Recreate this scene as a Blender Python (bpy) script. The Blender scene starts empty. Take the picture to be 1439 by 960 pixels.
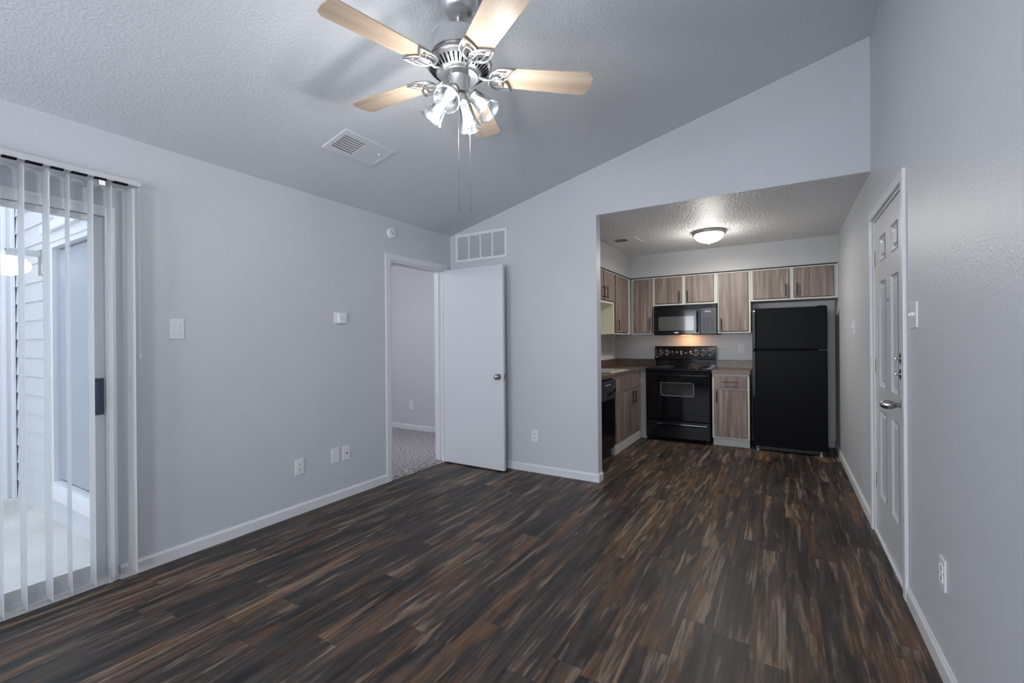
import bpy, bmesh, math, random
from mathutils import Vector, Matrix
random.seed(7)
PI = math.pi
SC = bpy.context.scene
COL = SC.collection

# ------------------------------------------------------------------ camera
F_PX, YAW, PITCH, ROLL, CAM_H = 631.72, -0.5441, -0.0010, -0.0087, 1.2786
def make_camera():
    f = Vector((math.sin(YAW)*math.cos(PITCH), math.cos(YAW)*math.cos(PITCH), math.sin(PITCH)))
    r = Vector((math.cos(YAW), -math.sin(YAW), 0)); u = r.cross(f)
    r2 = math.cos(ROLL)*r + math.sin(ROLL)*u
    u2 = -math.sin(ROLL)*r + math.cos(ROLL)*u
    cd = bpy.data.cameras.new('camera'); co = bpy.data.objects.new('camera', cd); COL.objects.link(co)
    m = Matrix((r2, u2, -f)).transposed().to_4x4(); m.translation = Vector((0, 0, CAM_H))
    co.matrix_world = m
    cd.sensor_fit = 'HORIZONTAL'; cd.sensor_width = 36.0; cd.lens = F_PX/1439*36
    cd.clip_start = 0.02; cd.clip_end = 200
    SC.camera = co
make_camera()

# ------------------------------------------------------------------ world, big lights, exposure
SC.view_settings.view_transform = 'Standard'; SC.view_settings.look = 'None'
SC.view_settings.gamma = 1.0; SC.view_settings.use_curve_mapping = False
SC.cycles.transparent_max_bounces = 32
SC.view_settings.exposure = 0.14
SKY = (0.82, 0.89, 1.0); SKY_STRENGTH = 2.2
W = bpy.data.worlds.new('sky'); SC.world = W; W.use_nodes = True
bg = W.node_tree.nodes['Background']; bg.inputs[0].default_value = (*SKY, 1); bg.inputs[1].default_value = SKY_STRENGTH
E_BACKWIN = 57      # daylight through the two windows behind the camera
E_SLIDER = 0
E_FAN = 5.5
E_KITCHEN = 15.5
E_BED = 31
E_HOOD = 0.8
def area(name, loc, rot, sx, sy, e, col):
    l = bpy.data.lights.new(name, 'AREA'); l.shape = 'RECTANGLE'; l.size = sx; l.size_y = sy; l.energy = e; l.color = col
    o = bpy.data.objects.new(name, l); COL.objects.link(o); o.location = loc; o.rotation_euler = rot; return o
def point(name, loc, e, col, rad):
    l = bpy.data.lights.new(name, 'POINT'); l.energy = e; l.color = col; l.shadow_soft_size = rad
    o = bpy.data.objects.new(name, l); COL.objects.link(o); o.location = loc; return o
DAY = (0.88, 0.92, 1.0)
area('daylight_window_back_left', (-2.0, -2.13, 1.45), (PI/2+.35, 0, 0), 1.35, 1.35, E_BACKWIN, DAY)
area('daylight_window_back_right', (-0.25, -2.13, 1.45), (PI/2+.35, 0, 0), 0.85, 1.35, E_BACKWIN*1.0, DAY)

# ------------------------------------------------------------------ materials
def lin(c): return tuple(((x/255)/12.92 if x/255 <= 0.04045 else ((x/255+0.055)/1.055)**2.4) for x in c)
MATS = {}
def nt(name):
    m = bpy.data.materials.new(name); m.use_nodes = True; t = m.node_tree
    return m, t, t.nodes['Principled BSDF'], t.nodes, t.links
def plain(name, col, rough=0.5, metal=0.0, bump=0, bscale=200, spec=0.5, coat=0.0, bdist=0.002, var=0.0, emit=None, estr=0):
    m, t, b, N, L = nt(name)
    b.inputs['Base Color'].default_value = (*col, 1); b.inputs['Roughness'].default_value = rough
    b.inputs['Metallic'].default_value = metal; b.inputs['Specular IOR Level'].default_value = spec
    b.inputs['Coat Weight'].default_value = coat; b.inputs['Coat Roughness'].default_value = 0.05
    if emit: b.inputs['Emission Color'].default_value = (*emit, 1); b.inputs['Emission Strength'].default_value = estr
    tc = N.new('ShaderNodeTexCoord')
    n = N.new('ShaderNodeTexNoise'); n.inputs['Scale'].default_value = bscale; n.inputs['Detail'].default_value = 3
    L.new(tc.outputs['Object'], n.inputs['Vector'])
    if bump:
        bp = N.new('ShaderNodeBump'); bp.inputs['Strength'].default_value = bump; bp.inputs['Distance'].default_value = bdist
        L.new(n.outputs['Fac'], bp.inputs['Height']); L.new(bp.outputs['Normal'], b.inputs['Normal'])
    if var:
        n2 = N.new('ShaderNodeTexNoise'); n2.inputs['Scale'].default_value = 1.7; n2.inputs['Detail'].default_value = 4
        L.new(tc.outputs['Object'], n2.inputs['Vector'])
        mr = N.new('ShaderNodeMapRange'); mr.inputs['From Min'].default_value = .3; mr.inputs['From Max'].default_value = .7
        mr.inputs['To Min'].default_value = 1-var; mr.inputs['To Max'].default_value = 1+var
        mx = N.new('ShaderNodeMix'); mx.data_type = 'RGBA'; mx.blend_type = 'MULTIPLY'; mx.inputs['Factor'].default_value = 1
        L.new(n2.outputs['Fac'], mr.inputs['Value']); mx.inputs['A'].default_value = (*col, 1)
        L.new(mr.outputs['Result'], mx.inputs['B']); L.new(mx.outputs['Result'], b.inputs['Base Color'])
    MATS[name] = m; return m

WALLC = (0.59, 0.612, 0.645)
M_wall = plain('wall_paint', WALLC, 0.42, bump=0.55, bscale=95, bdist=0.0035, spec=0.45, var=0.02)
M_ceil = plain('ceiling_texture', (0.66, 0.685, 0.72), 0.6, bump=0.65, bscale=75, bdist=0.006, var=0.015)
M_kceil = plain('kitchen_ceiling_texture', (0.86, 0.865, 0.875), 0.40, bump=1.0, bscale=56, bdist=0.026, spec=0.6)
M_trim = plain('trim_paint', (0.72, 0.73, 0.75), 0.35, bump=0.1, bscale=30)
M_door = plain('door_paint', (0.66, 0.685, 0.72), 0.38, bump=0.08, bscale=60, var=0.01)
M_entry = plain('entry_door_paint', (0.60, 0.615, 0.64), 0.35, bump=0.12, bscale=150)
M_plate = plain('white_plastic_plate', (0.78, 0.79, 0.81), 0.3)
M_slot = plain('dark_slot', (0.006, 0.006, 0.008), 0.7, spec=0.1)
M_nickel = plain('brushed_nickel', (0.66, 0.665, 0.66), 0.32, metal=1.0, bump=0.05, bscale=400)
M_chrome = plain('polished_silver', (0.40, 0.40, 0.41), 0.34, metal=1.0)
M_darkmetal = plain('dark_bronze_metal', (0.20, 0.19, 0.18), 0.35, metal=0.9)
M_knob = plain('satin_knob_metal', (0.42, 0.41, 0.40), 0.25, metal=1.0)
M_blk = plain('black_gloss_enamel', (0.006, 0.006, 0.008), 0.10, spec=0.4)
M_blksatin = plain('black_textured_steel', (0.005, 0.005, 0.0065), 0.34, spec=0.06, bump=0.25, bscale=350, bdist=0.001)
M_blkplastic = plain('black_plastic', (0.012, 0.012, 0.014), 0.35)
M_blkglass = plain('dark_oven_glass', (0.004, 0.004, 0.005), 0.04, spec=0.3)
M_mwglass = plain('grey_microwave_window', (0.07, 0.075, 0.075), 0.12, coat=0.6)
M_ovenwin = plain('smoked_oven_window', (0.022, 0.022, 0.024), 0.06, spec=0.5)
M_greypanel = plain('charcoal_control_panel', (0.035, 0.038, 0.05), 0.35)
M_white_ink = plain('white_print', (0.88, 0.88, 0.88), 0.5)
M_grey_ink = plain('grey_outline_print', (0.28, 0.28, 0.29), 0.4)
M_frame = plain('cabinet_frame_paint', (0.52, 0.515, 0.485), 0.45, bump=0.05, bscale=90)
M_cream = plain('cream_cabinet_side', (0.86, 0.84, 0.66), 0.5)
M_sink = plain('almond_enamel_sink', (0.62, 0.64, 0.56), 0.2, coat=0.4)
M_handle = plain('black_bar_pull', (0.015, 0.015, 0.016), 0.35)
M_alu = plain('sliding_door_frame_metal', (0.78, 0.79, 0.80), 0.4)
M_stile = plain('sliding_door_stile_metal', (0.72, 0.73, 0.74), 0.45)
M_latch = plain('blue_grey_pull_plate', (0.07, 0.085, 0.13), 0.35, metal=0.3)
M_sid = plain('white_lap_siding', (0.66, 0.67, 0.69), 0.6, bump=0.1, bscale=60)
M_sidgrey = plain('grey_lap_siding', (0.35, 0.36, 0.38), 0.6, bump=0.1, bscale=60)
M_outtrim = plain('white_exterior_trim', (0.78, 0.79, 0.81), 0.5)
M_conc = plain('patio_concrete', (0.66, 0.64, 0.61), 0.8, bump=0.3, bscale=40, var=0.12)
M_rubber = plain('black_burner_coil', (0.02, 0.02, 0.02), 0.5)
M_orange = plain('hood_lamp_lens', (0.9, 0.5, 0.25), 0.4, emit=(1.0, 0.42, 0.15), estr=3.0)
M_blindslat = plain('grey_blind_slats', (0.46, 0.46, 0.47), 0.7)  # even grey of the blind slats behind the patio window glass

def glassy(name, tint=(1, 1, 1), refl=0.08, rough=0.0, graze=0.5):
    m = bpy.data.materials.new(name); m.use_nodes = True; t = m.node_tree; t.nodes.clear(); N = t.nodes; L = t.links
    o = N.new('ShaderNodeOutputMaterial'); tr = N.new('ShaderNodeBsdfTransparent'); tr.inputs[0].default_value = (*tint, 1)
    g = N.new('ShaderNodeBsdfGlossy'); g.inputs['Roughness'].default_value = rough
    fr = N.new('ShaderNodeLayerWeight'); fr.inputs['Blend'].default_value = 0.5
    pw = N.new('ShaderNodeMath'); pw.operation = 'POWER'; pw.inputs[1].default_value = 5.0; L.new(fr.outputs['Facing'], pw.inputs[0])
    ad = N.new('ShaderNodeMath'); ad.operation = 'MULTIPLY_ADD'; ad.inputs[1].default_value = graze; ad.inputs[2].default_value = refl; ad.use_clamp = True
    mx = N.new('ShaderNodeMixShader'); L.new(pw.outputs[0], ad.inputs[0]); L.new(ad.outputs[0], mx.inputs[0])
    L.new(tr.outputs[0], mx.inputs[1]); L.new(g.outputs[0], mx.inputs[2]); L.new(mx.outputs[0], o.inputs[0])
    return m
M_glass = glassy('window_glass', (0.97, 0.985, 1.0), 0.012)
M_matteglass = glassy('insulated_window_glass', (0.97, 0.985, 1.0), 0.01, 0.35, 0.12)

def shade_glass():
    m = bpy.data.materials.new('seeded_shade_glass'); m.use_nodes = True; t = m.node_tree; t.nodes.clear(); N = t.nodes; L = t.links
    o = N.new('ShaderNodeOutputMaterial'); tr = N.new('ShaderNodeBsdfTransparent'); tr.inputs[0].default_value = (.93, .96, .98, 1)
    g = N.new('ShaderNodeBsdfGlossy'); g.inputs['Roughness'].default_value = 0.25; g.inputs['Color'].default_value = (.22, .235, .25, 1)
    d = N.new('ShaderNodeBsdfTranslucent'); d.inputs[0].default_value = (.5, .52, .55, 1)
    lw = N.new('ShaderNodeLayerWeight'); lw.inputs['Blend'].default_value = 0.45
    tc = N.new('ShaderNodeTexCoord'); no = N.new('ShaderNodeTexNoise'); no.inputs['Scale'].default_value = 55
    L.new(tc.outputs['Object'], no.inputs['Vector'])
    bp = N.new('ShaderNodeBump'); bp.inputs['Strength'].default_value = 0.25; bp.inputs['Distance'].default_value = 0.002
    L.new(no.outputs['Fac'], bp.inputs['Height']); L.new(bp.outputs[0], g.inputs['Normal'])
    a = N.new('ShaderNodeMixShader'); L.new(lw.outputs['Facing'], a.inputs[0]); L.new(tr.outputs[0], a.inputs[1]); L.new(g.outputs[0], a.inputs[2])
    mr = N.new('ShaderNodeMapRange'); mr.inputs['To Min'].default_value = 0.0; mr.inputs['To Max'].default_value = 0.04
    mr.inputs['From Min'].default_value = .35; mr.inputs['From Max'].default_value = .75
    L.new(no.outputs['Fac'], mr.inputs['Value'])
    b = N.new('ShaderNodeMixShader'); L.new(mr.outputs[0], b.inputs[0])
    L.new(a.outputs[0], b.inputs[1]); L.new(d.outputs[0], b.inputs[2]); L.new(b.outputs[0], o.inputs[0])
    return m
M_shade = shade_glass()

def emissive(name, col, s):
    m = bpy.data.materials.new(name); m.use_nodes = True; t = m.node_tree; t.nodes.clear()
    o = t.nodes.new('ShaderNodeOutputMaterial'); e = t.nodes.new('ShaderNodeEmission')
    e.inputs[0].default_value = (*col, 1); e.inputs[1].default_value = s; t.links.new(e.outputs[0], o.inputs[0]); return m
M_bulb = emissive('glowing_bulb', (1.0, 0.95, 0.88), 6.0)
M_dome = emissive('lit_frosted_dome', (1.0, 0.95, 0.88), 3.2)
M_globe = emissive('lit_porch_globe', (1.0, 0.97, 0.92), 2.2)

def vane_mat():
    m = bpy.data.materials.new('translucent_white_vinyl'); m.use_nodes = True; t = m.node_tree; t.nodes.clear(); N = t.nodes; L = t.links
    o = N.new('ShaderNodeOutputMaterial'); d = N.new('ShaderNodeBsdfDiffuse'); d.inputs[0].default_value = (.88, .89, .90, 1)
    tr = N.new('ShaderNodeBsdfTranslucent'); tr.inputs[0].default_value = (.93, .94, .95, 1)
    g = N.new('ShaderNodeBsdfGlossy'); g.inputs['Roughness'].default_value = 0.35
    a = N.new('ShaderNodeMixShader'); a.inputs[0].default_value = 0.6; L.new(d.outputs[0], a.inputs[1]); L.new(tr.outputs[0], a.inputs[2])
    b = N.new('ShaderNodeMixShader'); b.inputs[0].default_value = 0.06; L.new(a.outputs[0], b.inputs[1]); L.new(g.outputs[0], b.inputs[2])
    L.new(b.outputs[0], o.inputs[0]); return m
M_vane = vane_mat()

def ramp(N, stops):
    r = N.new('ShaderNodeValToRGB'); e = r.color_ramp.elements
    while len(e) > 1: e.remove(e[-1])
    e[0].position = stops[0][0]; e[0].color = (*stops[0][1], 1)
    for p, c in stops[1:]:
        x = e.new(p); x.color = (*c, 1)
    return r
def math_(N, L, op, a, b=None, c=None):
    n = N.new('ShaderNodeMath'); n.operation = op
    for i, v in enumerate((a, b, c)):
        if v is None: continue
        if isinstance(v, (int, float)): n.inputs[i].default_value = v
        else: L.new(v, n.inputs[i])
    return n.outputs[0]

def floor_mat():
    m, t, b, N, L = nt('distressed_plank_vinyl')
    tc = N.new('ShaderNodeTexCoord'); sx = N.new('ShaderNodeSeparateXYZ'); L.new(tc.outputs['Object'], sx.inputs[0])
    x, y = sx.outputs['X'], sx.outputs['Y']
    PW, PL = 0.135, 1.1
    xr = math_(N, L, 'DIVIDE', x, PW); row = math_(N, L, 'FLOOR', xr); fx = math_(N, L, 'FRACT', xr)
    wn = N.new('ShaderNodeTexWhiteNoise'); wn.noise_dimensions = '1D'; L.new(row, wn.inputs['W'])
    yr = math_(N, L, 'ADD', math_(N, L, 'DIVIDE', y, PL), wn.outputs['Value']); colm = math_(N, L, 'FLOOR', yr); fy = math_(N, L, 'FRACT', yr)
    cb = N.new('ShaderNodeCombineXYZ'); L.new(row, cb.inputs[0]); L.new(colm, cb.inputs[1])
    w2 = N.new('ShaderNodeTexWhiteNoise'); w2.noise_dimensions = '2D'; L.new(cb.outputs[0], w2.inputs['Vector'])
    pid = w2.outputs['Value']
    def streak(sx_, sy_, off, detail, rough=0.6, dist=0.0):
        c = N.new('ShaderNodeCombineXYZ')
        L.new(math_(N, L, 'MULTIPLY', x, sx_), c.inputs[0]); L.new(math_(N, L, 'MULTIPLY', y, sy_), c.inputs[1])
        L.new(math_(N, L, 'MULTIPLY_ADD', pid, 37.0, off), c.inputs[2])
        n = N.new('ShaderNodeTexNoise'); n.inputs['Scale'].default_value = 1; n.inputs['Detail'].default_value = detail
        n.inputs['Roughness'].default_value = rough; n.inputs['Distortion'].default_value = dist
        L.new(c.outputs[0], n.inputs['Vector']); return n.outputs['Fac']
    base = streak(20, 1.5, 0, 5, 0.65, 0.4)       # dark tone variation
    fine = streak(100, 3.5, 11, 4, 0.7, 0.3)       # grain
    tan = streak(19, 1.7, 23, 5, 0.58, 0.5)       # worn light streaks
    brown = streak(12, 1.5, 41, 4, 0.6, 0.5)       # rusty brown patches
    r1 = ramp(N, [(0.28, (0.011, 0.0090, 0.0080)), (0.45, (0.030, 0.0255, 0.0235)), (0.62, (0.062, 0.052, 0.046)), (0.8, (0.095, 0.079, 0.068))])
    L.new(base, r1.inputs[0])
    mb = math_(N, L, 'MULTIPLY_ADD', pid, 0.10, brown)
    f_b = N.new('ShaderNodeMapRange'); f_b.inputs['From Min'].default_value = 0.54; f_b.inputs['From Max'].default_value = 0.72
    L.new(mb, f_b.inputs['Value'])
    mixb = N.new('ShaderNodeMix'); mixb.data_type = 'RGBA'; L.new(math_(N, L, 'MULTIPLY', f_b.outputs[0], 0.75), mixb.inputs['Factor'])
    L.new(r1.outputs[0], mixb.inputs['A']); mixb.inputs['B'].default_value = (0.150, 0.078, 0.040, 1)
    # tan
    tt = math_(N, L, 'ADD', tan, math_(N, L, 'MULTIPLY', math_(N, L, 'SUBTRACT', fine, 0.5), 0.24))
    tt = math_(N, L, 'MULTIPLY_ADD', math_(N, L, 'SUBTRACT', pid, 0.5), 0.06, tt)
    f_t = N.new('ShaderNodeMapRange'); f_t.inputs['From Min'].default_value = 0.545; f_t.inputs['From Max'].default_value = 0.65
    L.new(tt, f_t.inputs['Value'])
    mixt = N.new('ShaderNodeMix'); mixt.data_type = 'RGBA'; L.new(math_(N, L, 'MULTIPLY', f_t.outputs[0], 0.72), mixt.inputs['Factor'])
    L.new(mixb.outputs['Result'], mixt.inputs['A']); mixt.inputs['B'].default_value = (0.24, 0.175, 0.125, 1)
    # grain darkening
    g = N.new('ShaderNodeMapRange'); g.inputs['From Min'].default_value = 0.3; g.inputs['From Max'].default_value = 0.7
    g.inputs['To Min'].default_value = 0.55; g.inputs['To Max'].default_value = 1.35; L.new(fine, g.inputs['Value'])
    pv = math_(N, L, 'MULTIPLY_ADD', w2.outputs['Value'], 0.3, 0.85)
    gm = math_(N, L, 'MULTIPLY', g.outputs[0], pv)
    # seams
    def edge(fr, wid):
        d = math_(N, L, 'MINIMUM', fr, math_(N, L, 'SUBTRACT', 1.0, fr)); return math_(N, L, 'GREATER_THAN', d, wid)
    seam = math_(N, L, 'MULTIPLY', edge(fx, 0.008), edge(fy, 0.0011))
    seam = math_(N, L, 'MULTIPLY_ADD', seam, 0.6, 0.4)
    gm = math_(N, L, 'MULTIPLY', gm, seam)
    fin = N.new('ShaderNodeVectorMath'); fin.operation = 'SCALE'
    L.new(mixt.outputs['Result'], fin.inputs[0]); L.new(gm, fin.inputs['Scale'])
    L.new(fin.outputs[0], b.inputs['Base Color'])
    b.inputs['Specular IOR Level'].default_value = 0.28
    rr = N.new('ShaderNodeMapRange'); rr.inputs['To Min'].default_value = 0.36; rr.inputs['To Max'].default_value = 0.55; L.new(fine, rr.inputs['Value'])
    L.new(rr.outputs[0], b.inputs['Roughness'])
    bp = N.new('ShaderNodeBump'); bp.inputs['Strength'].default_value = 0.3; bp.inputs['Distance'].default_value = 0.002
    L.new(math_(N, L, 'MULTIPLY', fine, seam), bp.inputs['Height']); L.new(bp.outputs[0], b.inputs['Normal'])
    return m
M_floor = floor_mat()

def wood_mat(name, c0, c1, c2, axis='Z', sc=1.0, rough=0.45):
    m, t, b, N, L = nt(name)
    tc = N.new('ShaderNodeTexCoord'); oi = N.new('ShaderNodeObjectInfo')
    mp = N.new('ShaderNodeMapping'); s = [34*sc]*3; s[{'X': 0, 'Y': 1, 'Z': 2}[axis]] = 1.6*sc; mp.inputs['Scale'].default_value = s
    L.new(tc.outputs['Object'], mp.inputs['Vector'])
    ad = N.new('ShaderNodeVectorMath'); ad.operation = 'ADD'; L.new(mp.outputs[0], ad.inputs[0])
    c = N.new('ShaderNodeCombineXYZ'); r = math_(N, L, 'MULTIPLY', oi.outputs['Random'], 50.0)
    for i in range(3): L.new(r, c.inputs[i])
    L.new(c.outputs[0], ad.inputs[1])
    n = N.new('ShaderNodeTexNoise'); n.inputs['Scale'].default_value = 1; n.inputs['Detail'].default_value = 5; n.inputs['Roughness'].default_value = .65
    n.inputs['Distortion'].default_value = .5; L.new(ad.outputs[0], n.inputs['Vector'])
    r1 = ramp(N, [(0.3, c0), (0.5, c1), (0.7, c2)]); L.new(n.outputs['Fac'], r1.inputs[0])
    L.new(r1.outputs[0], b.inputs['Base Color']); b.inputs['Roughness'].default_value = rough
    return m
M_cab = wood_mat('weathered_oak_laminate', (0.095, 0.068, 0.056), (0.190, 0.146, 0.124), (0.33, 0.268, 0.23), sc=0.75)
M_blade = wood_mat('maple_fan_blade', (0.40, 0.30, 0.22), (0.50, 0.395, 0.30), (0.58, 0.48, 0.385), 'X', 0.4, 0.35)

def speckle(name, cols, scale, rough=0.4, bump=0.0):
    m, t, b, N, L = nt(name)
    tc = N.new('ShaderNodeTexCoord'); n = N.new('ShaderNodeTexNoise'); n.inputs['Scale'].default_value = scale; n.inputs['Detail'].default_value = 2
    n.inputs['Roughness'].default_value = .8
    L.new(tc.outputs['Object'], n.inputs['Vector']); r = ramp(N, cols); L.new(n.outputs['Fac'], r.inputs[0])
    L.new(r.outputs[0], b.inputs['Base Color']); b.inputs['Roughness'].default_value = rough
    if bump:
        bp = N.new('ShaderNodeBump'); bp.inputs['Strength'].default_value = bump; bp.inputs['Distance'].default_value = .01
        L.new(n.outputs['Fac'], bp.inputs['Height']); L.new(bp.outputs[0], b.inputs['Normal'])
    return m
M_counter = speckle('speckled_brown_laminate', [(0.35, (0.035, 0.024, 0.016)), (0.5, (0.115, 0.083, 0.060)), (0.65, (0.25, 0.20, 0.155))], 120, 0.3)
M_carpet = speckle('speckled_grey_carpet', [(0.38, (0.10, 0.09, 0.095)), (0.5, (0.32, 0.29, 0.30)), (0.62, (0.66, 0.62, 0.62))], 55, 0.95, 1.0)

# ------------------------------------------------------------------ mesh helpers
class MB:
    def __init__(s): s.bm = bmesh.new()
    def box(s, x0, x1, y0, y1, z0, z1, bev=0.0, M=None):
        r = bmesh.ops.create_cube(s.bm, size=1.0)
        vs = r['verts']
        for v in vs: v.co = Vector(((x0+x1)/2+v.co.x*(x1-x0), (y0+y1)/2+v.co.y*(y1-y0), (z0+z1)/2+v.co.z*(z1-z0)))
        if bev:
            es = list({e for v in vs for e in v.link_edges})
            rr = bmesh.ops.bevel(s.bm, geom=es, offset=bev, segments=2, profile=0.6, affect='EDGES')
            vs = rr['verts']
            vs = list({v for f in rr['faces'] for v in f.verts} | set(v for v in vs))
        if M is not None:
            bmesh.ops.transform(s.bm, matrix=M, verts=[v for v in vs if v.is_valid])
        return s
    def prism(s, pts, a, b, axis='z', M=None):
        """polygon pts (2d) extruded along axis from a to b; axis z:(x,y) y:(x,z) x:(y,z)"""
        def P(p, h): return {'z': (p[0], p[1], h), 'y': (p[0], h, p[1]), 'x': (h, p[0], p[1])}[axis]
        A = [s.bm.verts.new(P(p, a)) for p in pts]; B = [s.bm.verts.new(P(p, b)) for p in pts]
        s.bm.faces.new(A); s.bm.faces.new(list(reversed(B)))
        n = len(pts)
        for i in range(n): s.bm.faces.new((A[i], B[i], B[(i+1) % n], A[(i+1) % n]))
        if M is not None: bmesh.ops.transform(s.bm, matrix=M, verts=A+B)
        return s
    def lathe(s, prof, seg=32, M=None, close=True):
        """prof: list of (r,z), around z"""
        rings = []
        for r, z in prof:
            rings.append([s.bm.verts.new((max(r, 1e-5)*math.cos(2*PI*i/seg), max(r, 1e-5)*math.sin(2*PI*i/seg), z)) for i in range(seg)])
        for a, b in zip(rings, rings[1:]):
            for i in range(seg): s.bm.faces.new((a[i], a[(i+1) % seg], b[(i+1) % seg], b[i]))
        if close:
            s.bm.faces.new(list(reversed(rings[0]))); s.bm.faces.new(rings[-1])
        if M is not None: bmesh.ops.transform(s.bm, matrix=M, verts=[v for r in rings for v in r])
        return s
    def cyl(s, p0, p1, r, r1=None, seg=16):
        p0 = Vector(p0); p1 = Vector(p1); d = p1-p0
        M = Matrix.Translation(p0) @ d.to_track_quat('Z', 'Y').to_matrix().to_4x4()
        return s.lathe([(r, 0), (r if r1 is None else r1, d.length)], seg, M)
    def tube(s, pts, r, seg=8, closed=False, M=None):
        pts = [Vector(p) for p in pts]; n = len(pts); rings = []
        up = None
        for i, p in enumerate(pts):
            a = pts[(i-1) % n] if (closed or i > 0) else p; b = pts[(i+1) % n] if (closed or i < n-1) else p
            t = (b-a).normalized()
            if up is None:
                up = Vector((0, 0, 1)) if abs(t.z) < .9 else Vector((1, 0, 0))
            u = (up - t*up.dot(t)).normalized(); w = t.cross(u); up = u
            rr = r(i/(n-1)) if callable(r) else r
            rings.append([s.bm.verts.new(p+rr*(u*math.cos(2*PI*k/seg)+w*math.sin(2*PI*k/seg))) for k in range(seg)])
        rng = range(n) if closed else range(n-1)
        for i in rng:
            a = rings[i]; b = rings[(i+1) % n]
            for k in range(seg): s.bm.faces.new((a[k], a[(k+1) % seg], b[(k+1) % seg], b[k]))
        if not closed: s.bm.faces.new(list(reversed(rings[0]))); s.bm.faces.new(rings[-1])
        if M is not None: bmesh.ops.transform(s.bm, matrix=M, verts=[v for q in rings for v in q])
        return s
    def torus(s, c, R, r, seg=28, rs=8, M=None, sx=1, sy=1):
        pts = [(c[0]+R*sx*math.cos(2*PI*i/seg), c[1]+R*sy*math.sin(2*PI*i/seg), c[2]) for i in range(seg)]
        return s.tube(pts, r, rs, True, M)
    def sphere(s, c, rx, ry=None, rz=None, seg=20, M=None):
        ry = ry or rx; rz = rz or rx
        r = bmesh.ops.create_uvsphere(s.bm, u_segments=seg, v_segments=max(8, seg//2), radius=1)
        for v in r['verts']: v.co = Vector((c[0]+v.co.x*rx, c[1]+v.co.y*ry, c[2]+v.co.z*rz))
        if M is not None: bmesh.ops.transform(s.bm, matrix=M, verts=r['verts'])
        return s

def link(name, mb, mat, parent=None, smooth=False, inv=None):
    """inv: matrix applied to the vertices (world -> root space)"""
    if inv is not None: bmesh.ops.transform(mb.bm, matrix=inv, verts=mb.bm.verts)
    bmesh.ops.recalc_face_normals(mb.bm, faces=mb.bm.faces)
    me = bpy.data.meshes.new(name); mb.bm.to_mesh(me); mb.bm.free()
    if smooth:
        for p in me.polygons: p.use_smooth = True
        me.set_sharp_from_angle(angle=math.radians(38))
    o = bpy.data.objects.new(name, me); COL.objects.link(o)
    me.materials.append(mat)
    if parent is not None: o.parent = parent
    return o
class Thing:
    def __init__(s, name, label, cat, loc=(0, 0, 0), rz=0.0, group=None, kind=None, M=None):
        s.o = bpy.data.objects.new(name, None); COL.objects.link(s.o)
        s.M = Matrix.Translation(loc) @ Matrix.Rotation(rz, 4, 'Z') if M is None else M
        s.o.matrix_world = s.M; s.inv = s.M.inverted(); s.o.empty_display_size = .05
        s.o['label'] = label; s.o['category'] = cat
        if group: s.o['group'] = group
        if kind: s.o['kind'] = kind
    def part(s, name, mb, mat, parent=None, world=False, smooth=False, label=None):
        o = link(name, mb, mat, parent or s.o, smooth, s.inv if world else None)
        if label: o['label'] = label
        return o
def struct(name, mb, mat, label=None, cat=None):
    o = link(name, mb, mat); o['kind'] = 'structure'
    if label: o['label'] = label
    if cat: o['category'] = cat
    return o
def tag(o, label, cat, group=None):
    o['label'] = label; o['category'] = cat
    if group: o['group'] = group
    return o

# ------------------------------------------------------------------ key measures (metres)
XL, XR = -3.108, 0.509            # left / right wall faces
YF, YF2 = 3.857, 3.955            # partition wall: living side, kitchen side
YB = 6.44                         # kitchen back wall
YN = -2.0                         # wall behind the camera
ZL, ZR, ZK = 2.424, 3.316, 2.408
SL = (ZR-ZL)/(XR-XL)
XP = -1.438                       # free end of the partition
XK = -2.11                        # kitchen left wall
def zc(x): return ZL+(x-XL)*SL
SD0, SD1, SDT = -0.90, 0.955, 2.0 # sliding door opening y0,y1,top
D10, D11, D1T = 2.964, 3.733, 2.04
D20, D21, D2T = 2.893, 3.803, 2.05
T = 0.115

# ------------------------------------------------------------------ structure
struct('floor', MB().box(XL, XR+T, YN-.1, YB+.1, -0.10, 0.0), M_floor, 'dark distressed wood-look plank floor', 'floor')
# sloped living ceiling
mb = MB(); mb.prism([(XL-T, zc(XL-T)), (XR+T, zc(XR+T)), (XR+T, zc(XR+T)+.12), (XL-T, zc(XL-T)+.12)], YN-.1, YF2, 'y')
struct('ceiling', mb, M_ceil, 'sloped textured ceiling of the living room', 'ceiling')
struct('ceiling_kitchen', MB().box(XK-.1, XR+T, YF2, YB+.1, ZK, ZK+.1).box(XP+.001, XR, YF+.001, YF2, ZK-.003, ZK), M_kceil, 'flat speckled kitchen ceiling behind the header', 'ceiling')
# left wall with two openings
mb = MB()
zt = ZL
mb.box(XL-T, XL, YN-.1, SD0, 0, zt); mb.box(XL-T, XL, SD0, SD1, SDT, zt)
mb.box(XL-T, XL, SD1, D10, 0, zt); mb.box(XL-T, XL, D10, D11, D1T, zt); mb.box(XL-T, XL, D11, YF2, 0, zt)
struct('wall_left', mb, M_wall, 'pale grey left wall with the patio door and bedroom doorway', 'wall')
mb = MB()
mb.box(XR, XR+T, YN-.1, D20, 0, ZR); mb.box(XR, XR+T, D20, D21, D2T, ZR); mb.box(XR, XR+T, D21, YB+.1, 0, ZR)
struct('wall_right', mb, M_wall, 'pale grey right wall with the entry door', 'wall')
# partition with header over the kitchen opening
mb = MB()
mb.prism([(XL, 0), (XP, 0), (XP, ZK+.0005), (XR, ZK+.0005), (XR, zc(XR)), (XL, zc(XL))], YF, YF2, 'y')
struct('wall_partition', mb, M_wall, 'pale wall between living room and kitchen with a wide opening', 'wall')
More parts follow.
